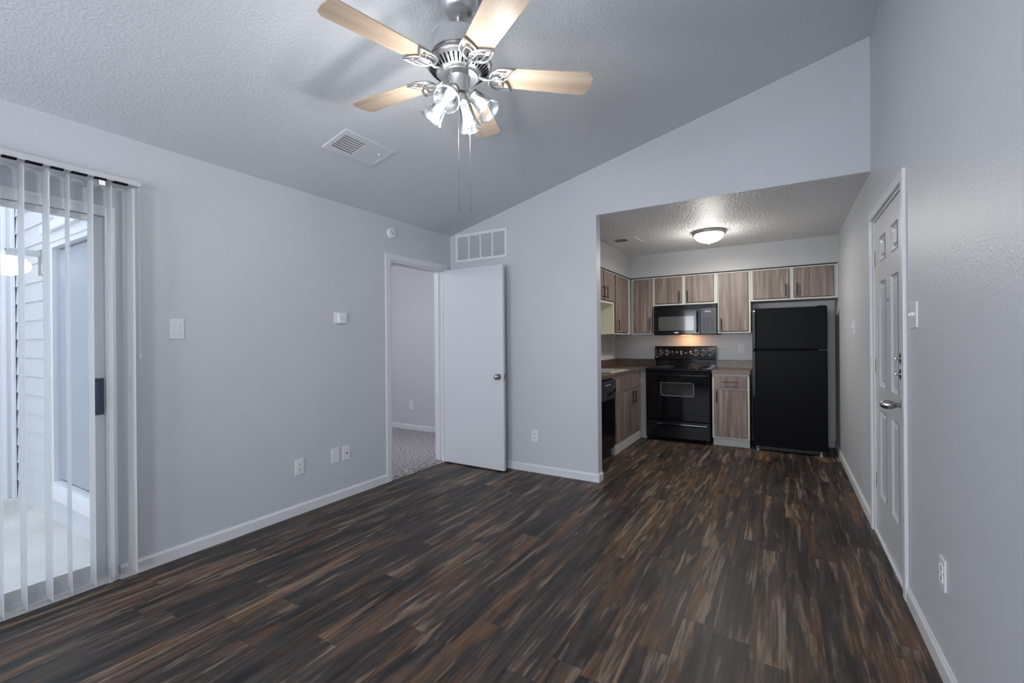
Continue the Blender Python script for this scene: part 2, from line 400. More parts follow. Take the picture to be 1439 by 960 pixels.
# wall behind camera with two windows
WB = [(-2.65, -1.35, 0.8, 2.1), (-0.65, 0.15, 0.8, 2.1)]
mb = MB()
xs = [XL-T, WB[0][0], WB[0][1], WB[1][0], WB[1][1], XR+T]
for i in range(5):
    a, b = xs[i], xs[i+1]
    if i in (1, 3):
        w = WB[0] if i == 1 else WB[1]
        mb.box(a, b, YN-T, YN, 0, w[2]); mb.prism([(a, w[3]), (b, w[3]), (b, zc(b)), (a, zc(a))], YN-T, YN, 'y')
    else: mb.prism([(a, 0), (b, 0), (b, zc(b)), (a, zc(a))], YN-T, YN, 'y')
struct('wall_back', mb, M_wall, 'wall behind the viewer with two windows', 'wall')
for k, w in enumerate(WB):
    t = Thing('window_%d' % (k+1), 'white muntined window in the wall behind the viewer', 'window', ((w[0]+w[1])/2, YN, w[2]), kind='structure')
    m = MB()
    a, b, c, d = w
    m.box(a, a+.04, YN-.07, YN-.03, c, d); m.box(b-.04, b, YN-.07, YN-.03, c, d)
    m.box(a+.04, b-.04, YN-.07, YN-.03, c, c+.04); m.box(a+.04, b-.04, YN-.07, YN-.03, d-.04, d)
    m.box(a+.04, b-.04, YN-.065, YN-.035, (c+d)/2-.02, (c+d)/2+.02)
    for q in range(1, 4): xx = a+(b-a)*q/4; m.box(xx-.009, xx+.009, YN-.06, YN-.045, c, d)
    for q in (1, 2, 4, 5): zz = c+(d-c)*q/6; m.box(a, b, YN-.06, YN-.045, zz-.009, zz+.009)
    t.part('window_frame', m, M_trim, world=True)
# kitchen shell
M_kwall = plain('kitchen_wall_paint', (0.76, 0.76, 0.745), 0.42, bump=0.4, bscale=95, bdist=0.003)
struct('wall_kitchen_back', MB().box(XK-.1, XR, YB, YB+.1, 0, ZK), M_kwall, 'kitchen back wall', 'wall')
struct('wall_kitchen_left', MB().box(XK-.1, XK, YF2, YB, 0, ZK), M_kwall, 'kitchen left wall above the sink counter', 'wall')
XS, YS = -1.772, 6.05      # soffit faces
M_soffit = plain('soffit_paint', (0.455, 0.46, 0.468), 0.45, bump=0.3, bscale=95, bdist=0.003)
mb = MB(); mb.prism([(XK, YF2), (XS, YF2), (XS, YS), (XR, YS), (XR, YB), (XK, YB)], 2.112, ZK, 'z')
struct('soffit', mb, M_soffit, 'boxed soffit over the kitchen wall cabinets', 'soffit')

# baseboards
BH = 0.075
def bb(mb, x0, y0, x1, y1, nx, ny, t=0.013):
    """baseboard run from p0 to p1 with outward normal n (into room)"""
    d = Vector((x1-x0, y1-y0, 0)); Lh = d.length; d.normalize(); n = Vector((nx, ny, 0))
    prof = [(0, 0), (t, 0), (t, BH*0.82), (t*0.55, BH*0.93), (t*0.45, BH), (0, BH)]
    A = [mb.bm.verts.new(Vector((x0, y0, 0))+n*p+Vector((0, 0, q))) for p, q in prof]
    B = [mb.bm.verts.new(Vector((x0, y0, 0))+d*Lh+n*p+Vector((0, 0, q))) for p, q in prof]
    k = len(prof); mb.bm.faces.new(A); mb.bm.faces.new(list(reversed(B)))
    for i in range(k): mb.bm.faces.new((A[i], B[i], B[(i+1) % k], A[(i+1) % k]))
mb = MB(); bb(mb, XL, SD1+.03, XL, D10-.057, 1, 0); bb(mb, XL, YN, XL, SD0-.03, 1, 0); struct('baseboard_left', mb, M_trim)
mb = MB(); bb(mb, XR, YN, XR, D20-.052, -1, 0); bb(mb, XR, D21+.055, XR, YB, -1, 0); struct('baseboard_right', mb, M_trim)
mb = MB(); bb(mb, XL+.02, YF, XP+.013, YF, 0, -1); bb(mb, XP, YF, XP, YF2, 1, 0); struct('baseboard_partition', mb, M_trim)
mb = MB(); bb(mb, XL, YN, XR, YN, 0, 1); struct('baseboard_back', mb, M_trim)
mb = MB(); bb(mb, XR-.013, YB, .42, YB, 0, -1); struct('baseboard_kitchen', mb, M_trim)

# ------------------------------------------------------------------ door_1: bedroom doorway with its open flush door
t = Thing('door_1', 'plain white flush bedroom door standing open against the partition wall', 'door', (XL, D11, 0), kind='structure')
m = MB(); c = .057; tt = .016
m.box(XL, XL+tt, D10-c, D10, 0, D1T+c, .003); m.box(XL, XL+tt, D11, D11+c, 0, D1T+c, .003); m.box(XL, XL+tt, D10, D11, D1T, D1T+c, .003)
t.part('door_casing', m, M_trim, world=True)
m = MB(); m.box(XL-T-.002, XL+.002, D10, D10+.018, 0, D1T); m.box(XL-T-.002, XL+.002, D11-.018, D11, 0, D1T); m.box(XL-T-.002, XL+.002, D10+.018, D11-.018, D1T-.018, D1T)
m.box(XL-.06, XL-.045, D10+.018, D10+.03, 0, D1T-.018); m.box(XL-.06, XL-.045, D11-.03, D11-.018, 0, D1T-.018)
t.part('door_jamb', m, M_trim, world=True)
LX0, LX1, LY0, LY1 = XL+.022, -2.338, 3.698, 3.733
leaf = t.part('door_panel', MB().box(LX0, LX1, LY0, LY1, .012, 2.03, .002), M_door, world=True)
m = MB()
for s, y in ((-1, LY0), (1, LY1)):
    m.cyl((-2.395, y, .93), (-2.395, y+s*.008, .93), .031, seg=24); m.cyl((-2.395, y+s*.008, .93), (-2.395, y+s*.03, .93), .012)
    m.sphere((-2.395, y+s*.045, .93), .027, .022, .027)
t.part('door_knob', m, M_knob, parent=leaf, world=True, smooth=True)
t.part('latch_plate', MB().box(LX1, LX1+.002, 3.704, 3.727, .90, .96).box(LX1+.001, LX1+.006, 3.711, 3.720, .92, .94), M_knob, parent=leaf, world=True)
for z in (.25, 1.05, 1.83):
    t.part('hinge', MB().cyl((XL+.02, 3.728, z-.045), (XL+.02, 3.728, z+.045), .006), M_trim, world=True)
t.part('strike_plate', MB().box(XL-.04, XL-.015, D10+.018, D10+.0195, .9, .96), M_knob, world=True)

# ------------------------------------------------------------------ door_2: six panel entry door on the right wall
t = Thing('door_2', 'white six-panel entry door in the right wall with deadbolts and knob', 'door', (XR, (D20+D21)/2, 0), kind='structure')
m = MB(); c = .052
m.box(XR-.016, XR, D20-c, D20-.002, 0, D2T+c, .004); m.box(XR-.016, XR, D21+.002, D21+c, 0, D2T+c, .004); m.box(XR-.016, XR, D20-.002, D21+.002, D2T+.002, D2T+c, .004)
t.part('door_casing', m, M_trim, world=True)
m = MB(); m.box(XR+.0, XR+T, D20, D20+.012, 0, D2T); m.box(XR, XR+T, D21-.012, D21, 0, D2T); m.box(XR, XR+T, D20+.012, D21-.012, D2T-.012, D2T)
m.box(XR+.055, XR+T, D20+.012, D20+.03, 0, D2T-.012); m.box(XR+.055, XR+T, D21-.03, D21-.012, 0, D2T-.012)
t.part('door_jamb', m, M_trim, world=True)
ya, yb = D20+.015, D21-.015; zl, zh = .022, D2T-.015
x0, x1 = XR+.008, XR+.052
cols = [(3.085, 3.262), (3.425, 3.618)]; rows = [(.285, .825), (.975, 1.628), (1.755, 1.905)]
m = MB()
# stiles and rails around recessed panel fields
ys = [ya, cols[0][0], cols[0][1], cols[1][0], cols[1][1], yb]
for a, b in ((ys[0], ys[1]), (ys[2], ys[3]), (ys[4], ys[5])): m.box(x0, x1, a, b, zl, zh)
zs = [zl, rows[0][0], rows[0][1], rows[1][0], rows[1][1], rows[2][0], rows[2][1], zh]
for (a, b) in cols:
    for q in (0, 2, 4, 6): m.box(x0, x1, a, b, zs[q], zs[q+1])
    for (z0, z1) in rows: m.box(x0+.012, x1, a, b, z0, z1)
leaf = t.part('door_panel', m, M_entry, world=True)
for (a, b) in cols:
    for (z0, z1) in rows:
        mm = MB()
        def ring(o0, o1, xa, xb):   # sloped moulding ring
            def R(o, x): return [Vector((x, a+o, z0+o)), Vector((x, b-o, z0+o)), Vector((x, b-o, z1-o)), Vector((x, a+o, z1-o))]
            P = [mm.bm.verts.new(v) for v in R(o0, xa)]; Q = [mm.bm.verts.new(v) for v in R(o1, xb)]
            for i in range(4): mm.bm.faces.new((P[i], P[(i+1) % 4], Q[(i+1) % 4], Q[i]))
            return P, Q
        ring(0, .012, x0-.003, x0+.006); ring(.012, .028, x0+.006, x0+.010); P, Q = ring(.028, .042, x0+.010, x0+.002)
        mm.bm.faces.new(Q)
        t.part('raised_panel', mm, M_entry, parent=leaf, world=True)
ky = 2.962
m = MB(); X = XR+.008
m.cyl((X, ky, .936), (X-.008, ky, .936), .033, seg=24); m.cyl((X-.008, ky, .936), (X-.032, ky, .936), .012)
m.sphere((X-.062, ky, .936), .036, .024, .024)
t.part('door_knob', m, M_knob, parent=leaf, world=True, smooth=True)
for z in (1.172, 1.092):
    m = MB(); m.cyl((X, ky+.02, z), (X-.012, ky+.02, z), .029, .026, seg=24); m.cyl((X-.012, ky+.02, z), (X-.02, ky+.02, z), .008)
    m.box(X-.034, X-.018, ky+.015, ky+.025, z-.006, z+.006, .002)
    t.part('deadbolt', m, M_knob, parent=leaf, world=True, smooth=True)
for z in (.35, 1.10, 1.80):
    m = MB()
    for q in range(3): m.cyl((XR-.006, D21-.004, z-.05+q*.034), (XR-.006, D21-.004, z-.05+q*.034+.031), .0065)
    m.box(XR-.001, XR+.004, D21-.03, D21+.0, z-.05, z+.05)
    t.part('hinge', m, M_trim, parent=None, world=True)
t.part('threshold', MB().box(XR-.004, XR+T, D20+.012, D21-.012, 0, .018, .004), M_trim, world=True)
t.part('peephole', MB().cyl((X, (ya+yb)/2, 1.5), (X-.004, (ya+yb)/2, 1.5), .009), M_knob, parent=leaf, world=True)

# ------------------------------------------------------------------ door_3: sliding glass patio door
t = Thing('door_3', 'sliding glass patio door behind open vertical blinds', 'door', (XL, SD1, 0), kind='structure')
m = MB(); fx0, fx1 = XL-T+.0, XL+.008
m.box(fx0, fx1, SD1-.022, SD1, 0, SDT); m.box(fx0, fx1, SD0, SD0+.022, 0, SDT); m.box(fx0, fx1, SD0+.022, SD1-.022, SDT-.035, SDT)
m.box(fx0, XL+.0, SD0+.022, SD1-.022, 0, .028)
m.box(XL, XL+.012, SD1, SD1+.02, 0.03, SDT+.02, .003); m.box(XL, XL+.012, SD0, SD1, SDT, SDT+.02, .003); m.box(XL, XL+.012, SD0-.02, SD0, 0.03, SDT+.02, .003)
t.part('door_frame', m, M_alu, world=True)
m = MB(); m.box(XL-.012, XL-.006, SD0+.022, SD1-.022, .028, .05); m.box(XL-.05, XL-.044, SD0+.022, SD1-.022, .028, .045)
t.part('track', m, M_alu, world=True)
def slide_panel(y0, y1, xc, handle):
    p = MB(); sw = .052
    p.box(xc-.016, xc+.016, y0, y0+sw, .05, SDT-.037, .002); p.box(xc-.016, xc+.016, y1-sw, y1, .05, SDT-.037, .002)
    p.box(xc-.016, xc+.016, y0+sw, y1-sw, SDT-.037-.03, SDT-.037, .002); p.box(xc-.016, xc+.016, y0+sw, y1-sw, .05, .12, .002)
    po = t.part('sliding_panel', p, M_stile, world=True)
    t.part('glass_pane', MB().box(xc-.003, xc+.003, y0+sw, y1-sw, .12, SDT-.067), M_glass, parent=po, world=True)
    if handle:
        h = MB(); h.box(xc+.016, xc+.022, y1-.048, y1-.006, .905, 1.10, .002); h.box(xc+.022, xc+.034, y1-.042, y1-.028, .93, 1.075, .003)
        t.part('door_handle', h, M_latch, parent=po, world=True)
slide_panel(0.0, SD1-.022, XL-.028, True)
slide_panel(SD0+.022, 0.045, XL-.072, False)

# ------------------------------------------------------------------ patio beyond the slider
PY, PX = 1.12, -5.78
struct('patio_floor', MB().box(PX-.1, XL-T, -2.6, PY+.1, -.14, -.04), M_conc, 'pale concrete patio slab outside the sliding door', 'floor')
def siding(mb, axis, a0, a1, face, n, z0=-.04, z1=3.0, step=.152, lap=.012):
    """lap boards on plane; axis 'x': boards run along x on plane y=face facing -y; 'y': run along y on plane x=face facing +x"""
    z = z0
    while z < z1:
        h = min(step, z1-z)
        if axis == 'x': pr = [(face, z), (face-lap, z), (face-.002, z+h), (face, z+h)]; mb.prism(pr, a0, a1, 'x')
        else: pr = [(face, z), (face+lap, z), (face+.002, z+h), (face, z+h)]; mb.prism(pr, a0, a1, 'y')
        z += step
wx0, wx1, wz0, wz1 = -4.70, -3.50, .22, 2.04       # window opening in the siding wall
mb = MB()
siding(mb, 'x', PX, wx0, PY, 0)
siding(mb, 'x', wx1, XL-T, PY, 0)
siding(mb, 'x', wx0, wx1, PY, 0, z1=wz0); siding(mb, 'x', wx0, wx1, PY, 0, z0=wz1)
mb.box(PX-.1, wx0, PY, PY+.1, -.14, 3.0); mb.box(wx1, XL-T, PY, PY+.1, -.14, 3.0); mb.box(wx0, wx1, PY, PY+.1, -.14, wz0); mb.box(wx0, wx1, PY, PY+.1, wz1, 3.0)
struct('wall_patio_side', mb, M_sid, 'white lap-sided patio wall with a window', 'wall')
mb = MB(); siding(mb, 'y', -2.6, PY-.02, PX, 0); mb.box(PX-.1, PX, -2.6, PY, -.14, 3.0)
struct('wall_patio_end', mb, M_sidgrey, 'grey lap-sided wall at the end of the patio', 'wall')
mb = MB(); mb.box(PX+.012, PX+.035, PY-.13, PY-.016, -.04, 3.0, .003); mb.box(PX+.012, PX+.09, PY-.035, PY-.014, -.04, 3.0, .003); mb.box(PX+.035, PX+.05, PY-.075, PY-.06, -.04, 3.0)
struct('trim_1', mb, M_outtrim, 'white corner board of the patio walls', 'trim')
t = Thing('window_3', 'large white framed window in the sided patio wall with blinds drawn', 'window', (wx0, PY, wz0), kind='structure')
m = MB(); y0, y1 = PY-.045, PY+.02; w_ = .055
m.box(wx0-.06, wx0, y0+.01, PY-.008, wz0-.06, wz1+.07, .004); m.box(wx1, wx1+.06, y0+.01, PY-.008, wz0-.06, wz1+.07, .004)
m.box(wx0, wx1, y0+.01, PY-.008, wz1, wz1+.07, .004); m.box(wx0-.09, wx1+.09, y0-.02, PY-.008, wz1+.07, wz1+.13, .004); m.box(wx0, wx1, y0-.005, PY-.008, wz0-.07, wz0, .004)
t.part('window_trim', m, M_outtrim, world=True)
m = MB(); m.box(wx0, wx0+.035, y0+.02, y1, wz0, wz1); m.box(wx1-.035, wx1, y0+.02, y1, wz0, wz1); m.box(wx0+.035, wx1-.035, y0+.02, y1, wz0, wz0+.035); m.box(wx0+.035, wx1-.035, y0+.02, y1, wz1-.035, wz1)
t.part('window_frame', m, M_outtrim, world=True)
t.part('glass_pane', MB().box(wx0+.035, wx1-.035, PY-.005, PY, wz0+.035, wz1-.035), M_matteglass, world=True)
m = MB(); n_ = 14; sp = (wx1-wx0-.09)/n_
for i in range(n_):
    x = wx0+.045+sp*(i+.5)
    m.box(-sp*.52, sp*.52, -.0015, .0015, wz0+.05, wz1-.05, M=Matrix.Translation((x, PY+.022, 0)) @ Matrix.Rotation(.15, 4, 'Z'))
t.part('window_blind', m, M_blindslat, world=True)

# porch lamp on the sided wall
lx, lz = -4.93, 1.93
t = Thing('wall_lamp', 'lit oval porch lamp on a bracket on the white patio siding', 'lamp', (lx, PY-.012, lz))
m = MB(); m.box(lx-.05, lx+.05, PY-.030, PY-.013, lz-.11, lz+.09, .004)
t.part('back_plate', m, M_nickel, world=True)
m = MB(); m.box(lx-.025, lx+.025, PY-.21, PY-.03, lz+.03, lz+.075, .004); m.cyl((lx, PY-.20, lz+.045), (lx, PY-.20, lz+.015), .045)
t.part('arm', m, M_nickel, world=True)
t.part('globe', MB().sphere((lx, PY-.20, lz-.055), .125, .125, .075, 28), M_globe, world=True, smooth=True)

# ------------------------------------------------------------------ bedroom beyond door_1
BX0, BY0, BY1 = -6.4, PY+.1, 4.85
struct('floor_bedroom', MB().box(BX0, XL-T+.0, BY0, BY1, -.09, .0).box(XL-T, XL-.02, D10+.018, D11-.018, .0, .012), M_carpet, 'speckled grey bedroom carpet', 'carpet')
M_bedwall = plain('bedroom_wall_paint', (0.62, 0.60, 0.63), 0.5, bump=.3, bscale=95)
mb = MB(); mb.box(BX0, XL-T, BY1, BY1+.1, 0, 2.42); mb.box(BX0-.1, BX0, BY0, BY1+.1, 0, 2.42)
struct('wall_bedroom', mb, M_bedwall, 'pale bedroom wall seen through the doorway', 'wall')
struct('ceiling_bedroom', MB().box(BX0-.1, XL-T, BY0, BY1+.1, 2.42, 2.5), M_ceil)
mb = MB(); bb(mb, XL-T, BY1, BX0, BY1, 0, -1); struct('baseboard_bedroom', mb, M_trim)
mb = MB(); mb.box(XL-T-.002, XL-T, YN, SD0, 0, 2.6); mb.box(XL-T-.04, XL-T-.0, SD0-.5, PY, 2.05, 3.0)
struct('wall_patio_house', mb, M_sid)
point('bedroom_fill_light', (-4.6, 3.0, 2.2), E_BED, (0.93, 0.95, 1.0), .12)  # unseen fill light added to brighten the bedroom, without any fixture

# ------------------------------------------------------------------ wall plates
def plate(name, label, cat, loc, rz, kind, w=.072, h=.116, group=None):
    """local frame: plate faces -Y, centre at loc"""
    t = Thing(name, label, cat, loc, rz, group)
    t.part('cover_plate', MB().box(-w/2, w/2, -.0065, 0, -h/2, h/2, .0022), M_plate)
    if kind == 'outlet':
        for z in (-.0195, .0195):
            o = t.part('receptacle', MB().box(-.0165, .0165, -.0085, -.0066, z-.0135, z+.0135, .003), M_plate)
            s = MB(); s.box(-.008, -.0055, -.0092, -.0086, z-.003, z+.007); s.box(.0055, .008, -.0092, -.0086, z-.003, z+.006); s.cyl((0, -.0086, z-.008), (0, -.0092, z-.008), .0026, seg=10)
            t.part('slots', s, M_slot, parent=o)
    elif kind == 'toggle':
        n = max(1, round(w/.046-.6))
        for i in range(n):
            cx = (i-(n-1)/2)*.046
            t.part('toggle', MB().box(cx-.005, cx+.005, -.018, -.0066, -.004, .012, .002), M_plate)
            t.part('toggle_surround', MB().box(cx-.009, cx+.009, -.0078, -.0066, -.017, .017), M_trim)
    elif kind == 'rocker':
        t.part('rocker', MB().box(-.0165, .0165, -.0105, -.0066, -.033, .033, .002), M_plate)
    elif kind == 'jack':
        t.part('cable_jack', MB().cyl((0, -.0066, 0), (0, -.014, 0), .006), M_darkmetal)
    elif kind == 'blank':
        for z in (-.042, .042): t.part('screw', MB().cyl((0, -.0066, z), (0, -.0078, z), .003, seg=10), M_plate)
    return t
RL, RR, RF = PI/2, -PI/2, 0
def on_left(y, z): return (XL, y, z)
# local -Y must face +X on left wall: rotate +90deg about Z ( -Y -> +X )
plate('light_switch', 'white rocker light switch on the left wall beside the blinds', 'switch', on_left(1.262, 1.368), RL, 'rocker', .075, .12)
plate('wall_outlet', 'white double outlet low on the left wall', 'outlet', on_left(2.048, .352), RL, 'outlet')
plate('blank_plate', 'white blank cover plate beside the cable jack', 'wall plate', on_left(2.362, .366), RL, 'blank')
plate('cable_plate', 'white cover plate with a cable jack near the bedroom doorway', 'wall plate', on_left(2.468, .366), RL, 'jack')
plate('wall_outlet', 'white double outlet low on the partition wall right of the open door', 'outlet', (-2.08, YF, .354), RF, 'outlet')
plate('wall_outlet', 'white double outlet low on the right wall near the viewer', 'outlet', (XR, 2.285, .388), RR, 'outlet')
plate('light_switch', 'wide white switch plate with toggles right of the entry door', 'switch', (XR, 2.695, 1.381), RR, 'toggle', .125, .116)
plate('light_switch', 'single toggle switch on the right wall beyond the entry door', 'switch', (XR, 4.77, 1.372), RR, 'toggle')
plate('wall_outlet', 'outlet on the kitchen back wall between range and refrigerator', 'outlet', (-.462, YB, 1.155), RF, 'outlet')
plate('wall_outlet', 'outlet on the kitchen back wall in the corner left of the range', 'outlet', (-1.865, YB, 1.163), RF, 'outlet')
plate('light_switch', 'switch on the kitchen left wall above the sink counter', 'switch', (XK, 5.62, 1.16), RL, 'toggle')
plate('wall_outlet', 'faint outlet on the bedroom wall seen through the doorway', 'outlet', (-4.66, BY1, .36), RF, 'outlet')

t = Thing('thermostat', 'small white thermostat on the left wall', 'thermostat', on_left(2.415, 1.478), RL)
t.part('base_plate', MB().box(-.052, .052, -.008, 0, -.045, .045, .002), M_plate)
b_ = t.part('housing', MB().box(-.02, .052, -.026, -.008, -.040, .042, .003), M_plate)
M_lcd = plain('pale_blue_display', (0.62, 0.74, 0.80), .3)
t.part('display', MB().box(-.005, .042, -.0268, -.0262, -.015, .022), M_lcd, parent=b_)
t = Thing('smoke_alarm', 'small round white smoke alarm above the bedroom doorway', 'alarm', on_left(2.985, 2.285), RL)
Mx = Matrix.Rotation(PI/2, 4, 'X')
t.part('housing', MB().lathe([(.0, 0), (.048, 0), (.048, .016), (.042, .026), (.0, .028)], 28, Mx), M_plate, smooth=True)
s = MB()
for i in range(3): s.cyl((-.015+i*.015, -.0275, .012-i*.012), (-.015+i*.015, -.029, .012-i*.012), .005, seg=10)
t.part('sound_slots', s, M_slot)

# return air grille
gx0, gx1, gz0, gz1 = -3.03, -2.377, 2.127, 2.427
gz1 = 2.424
t = Thing('return_air_grille', 'wide white return air grille high on the partition wall above the open door', 'vent', (gx0, YF, gz0))
m = MB(); fw = .028
m.box(gx0, gx1, YF-.012, YF, gz0, gz0+fw, .002); m.box(gx0, gx1, YF-.012, YF, gz1-fw, gz1, .002)
m.box(gx0, gx0+fw, YF-.012, YF, gz0+fw, gz1-fw); m.box(gx1-fw, gx1, YF-.012, YF, gz0+fw, gz1-fw)
for q in (1, 2, 3): x = gx0+fw+(gx1-gx0-2*fw)*q/4; m.box(x-.008, x+.008, YF-.012, YF, gz0+fw, gz1-fw)
t.part('frame', m, M_plate, world=True)
m = MB(); z = gz0+fw+.004
while z < gz1-fw-.006:
    m.box(gx0+fw, gx1-fw, -.005, .005, -.0009, .0009, M=Matrix.Translation((0, YF-.0065, z+.003)) @ Matrix.Rotation(math.radians(-35), 4, 'X')); z += .0105
t.part('louvres', m, M_plate, world=True)
t.part('backing', MB().box(gx0+fw*.5, gx1-fw*.5, YF-.0012, YF-.0002, gz0+fw*.5, gz1-fw*.5), M_slot, world=True)

# ceiling register on the slope
RM = Matrix.Translation((-2.45, 2.076, zc(-2.45))) @ Matrix.Rotation(-math.atan(SL), 4, 'Y')
t = Thing('ceiling_register', 'white rectangular ceiling register with a dark grid half near the fan', 'vent', M=RM)
m = MB(); hx, hy = .122, .205
m.box(-hx, hx, -hy, -.172, -.008, 0, .002); m.box(-hx, hx, .18, hy, -.008, 0, .002); m.box(-hx, -.078, -.172, .18, -.008, 0, .002); m.box(.075, hx, -.172, .18, -.008, 0, .002)
m.box(-.078, .075, -.008, .18, -.006, 0, .001)
t.part('frame', m, M_ceil)
t.part('duct_opening', MB().box(-.078, .075, -.172, -.008, -.0012, 0), M_slot)
m = MB()
for i in range(1, 7): x = -.078+.153*i/7; m.box(x-.0028, x+.0028, -.172, -.008, -.003, -.0012)
for i in range(1, 15): y = -.172+.164*i/15; m.box(-.078, .075, y-.0013, y+.0013, -.0028, -.0014)
t.part('grid', m, M_plate)
t.part('damper_lever', MB().box(.035, .05, .13, .135, -.016, -.006), M_plate)

# ------------------------------------------------------------------ vertical blinds
t = Thing('vertical_blind', 'white vertical blind with vanes turned open across the sliding door', 'blind', (-3.05, 1.06, 2.15))
RX0, RX1 = -3.062, -3.018
m = MB(); m.box(RX0, RX1, -.98, 1.066, 2.142, 2.172, .003); m.box(RX0+.015, RX1-.015, 1.066, 1.075, 2.145, 2.16)
M_rail = plain('grey_headrail_metal', (0.54, 0.55, 0.57), 0.4)
t.part('headrail', m, M_rail, world=True)
m = MB()
vys = [.12, .205, .29, .37, .455, .536, .610, .695, .768, .856, .932, 1.02]
gaps = []
for a, b in zip(vys, vys[1:]): t.part('carrier_channel', MB().box(-3.0395, -3.0165, a+.014, b-.014, 2.135, 2.1435), M_slot, world=True)
for y in (.35, .93): t.part('mounting_bracket', MB().box(XL, RX0, y-.012, y+.012, 2.150, 2.176, .002), M_plate, world=True)
vane0 = None
def vane_mesh():
    mb = MB(); n = 8; w = .089; bot = .045; top = 2.128
    rows = []
    for zz in (bot, .5, 1.0, 1.5, top-.02, top):
        row = []
        for i in range(n+1):
            u = i/n-.5; ww = w if zz < top-.01 else w*.35
            row.append((u*ww, .006*(1-(2*u)**2), zz))
        rows.append(row)
    fv = [[mb.bm.verts.new((p[0], p[1], p[2])) for p in r] for r in rows]
    bv = [[mb.bm.verts.new((p[0], p[1]-.0012, p[2])) for p in r] for r in rows]
    for A in (fv, bv):
        for r in range(len(rows)-1):
            for i in range(n): mb.bm.faces.new((A[r][i], A[r][i+1], A[r+1][i+1], A[r+1][i]))
    for r in range(len(rows)-1):
        for i in (0, n): mb.bm.faces.new((fv[r][i], fv[r+1][i], bv[r+1][i], bv[r][i]))
    for r in (0, len(rows)-1):
        for i in range(n): mb.bm.faces.new((fv[r][i], fv[r][i+1], bv[r][i+1], bv[r][i]))
    return mb
rz_list = [3, 3, 2, 3, 1, 3, 2, 3, -4.5, -1.5, -5, 6]
for y, rz in zip(vys, rz_list):
    if vane0 is None:
        vane0 = t.part('vane', vane_mesh(), M_vane, smooth=True); v = vane0
    else:
        v = vane0.copy(); COL.objects.link(v); v.parent = t.o
    v.location = Vector((-3.040, y, 0))-Vector((-3.05, 1.06, 2.15)); v.rotation_euler = (random.uniform(-.001, .001), 0, math.radians(rz))
for y in [-.93+.028*i for i in range(12)]:      # stack at the far end
    v = vane0.copy(); COL.objects.link(v); v.parent = t.o; v.location = Vector((-3.040, y-.02, 0))-Vector((-3.05, 1.06, 2.15)); v.rotation_euler = (0, 0, math.radians(-14))
t.part('control_cord', MB().cyl((-3.03, 1.058, 2.142), (-3.03, 1.058, 1.22), .0016, seg=6).box(-3.034, -3.026, 1.054, 1.062, 1.20, 1.23, .002), M_plate, world=True)
t.part('wand_clip', MB().box(-3.036, -3.024, .885, .915, 2.105, 2.135, .003), M_nickel, world=True)

# ------------------------------------------------------------------ ceiling fan
FX, FY, FZ, FR = -1.262, 1.640, 2.50, .622
t = Thing('ceiling_fan', 'brushed nickel ceiling fan with five maple blades and four lit glass shades', 'fan', (FX, FY, FZ))
cz = zc(FX)-FZ
m = MB(); m.lathe([(.026, cz-.125), (.040, cz-.122), (.060, cz-.112), (.078, cz-.095), (.088, cz-.07), (.090, cz-.045), (.086, cz-.025), (.088, cz+.03)], 40)
t.part('canopy', m, M_nickel, smooth=True)
t.part('downrod', MB().cyl((0, 0, .17), (0, 0, cz-.10), .0135, seg=20).lathe([(.022, .165), (.024, .185), (.018, .2), (.0135, .205)], 24), M_nickel, smooth=True)
m = MB(); m.lathe([(.02, .172), (.085, .170), (.118, .160), (.124, .150), (.125, .082), (.118, .078), (.116, .070), (.128, .064), (.145, .045), (.146, .036), (.138, .024), (.10, -.004), (.088, -.010), (.02, -.012)], 56)
mot = t.part('motor_housing', m, M_nickel, smooth=True)
m = MB()
for i in range(40):
    a = 2*PI*i/40
    if True:
        m.box(-.019, .019, -.0035, .0035, -.0012, .0012, M=Matrix.Rotation(a, 4, 'Z') @ Matrix.Translation((.1195, 0, .0085)) @ Matrix.Rotation(-math.atan2(.028, .038), 4, 'Y'))
t.part('cooling_slots', m, M_slot, parent=mot)
m = MB(); m.torus((0, 0, .074), .117, .006, 48); m.torus((0, 0, .040), .145, .005, 48)
t.part('trim_ring', m, M_darkmetal, parent=mot, smooth=True)
m = MB(); m.lathe([(.088, -.011), (.086, -.018), (.052, -.020), (.048, -.026), (.048, -.082), (.054, -.086), (.054, -.098), (.040, -.104), (.032, -.125), (.010, -.132)], 40)
t.part('switch_housing', m, M_nickel, smooth=True)
def blade_bm():
    b = MB(); r0, r1 = .185, FR; w0, w1 = .061, .075; ch = .028
    pts = [(r0, -w0+.012), (r0+.012, -w0), (r1-ch, -w1), (r1-.004, -w1+ch*.8), (r1, 0), (r1-.004, w1-ch*.8), (r1-ch, w1), (r0+.012, w0), (r0, w0-.012)]
    b.prism(pts, -.003, .003, 'z'); return b
def petal(sgn, k):
    """one leaf-shaped loop of the butterfly bracket, pointed at its outer tip"""
    out = []; tip = Vector((.138+.085*k, sgn*.052*k)); hub = Vector((.138, 0)); d = tip-hub; n = Vector((-d.y, d.x)).normalized()
    N_ = 16
    for i in range(N_): u = i/N_; p = hub+d*u+n*.030*k*math.sin(PI*u**.8); out.append((p.x, p.y, -.0105))
    for i in range(N_): u = 1-i/N_; p = hub+d*u-n*.026*k*math.sin(PI*u**.8); out.append((p.x, p.y, -.0105))
    return out
IRON = None
bl0 = None
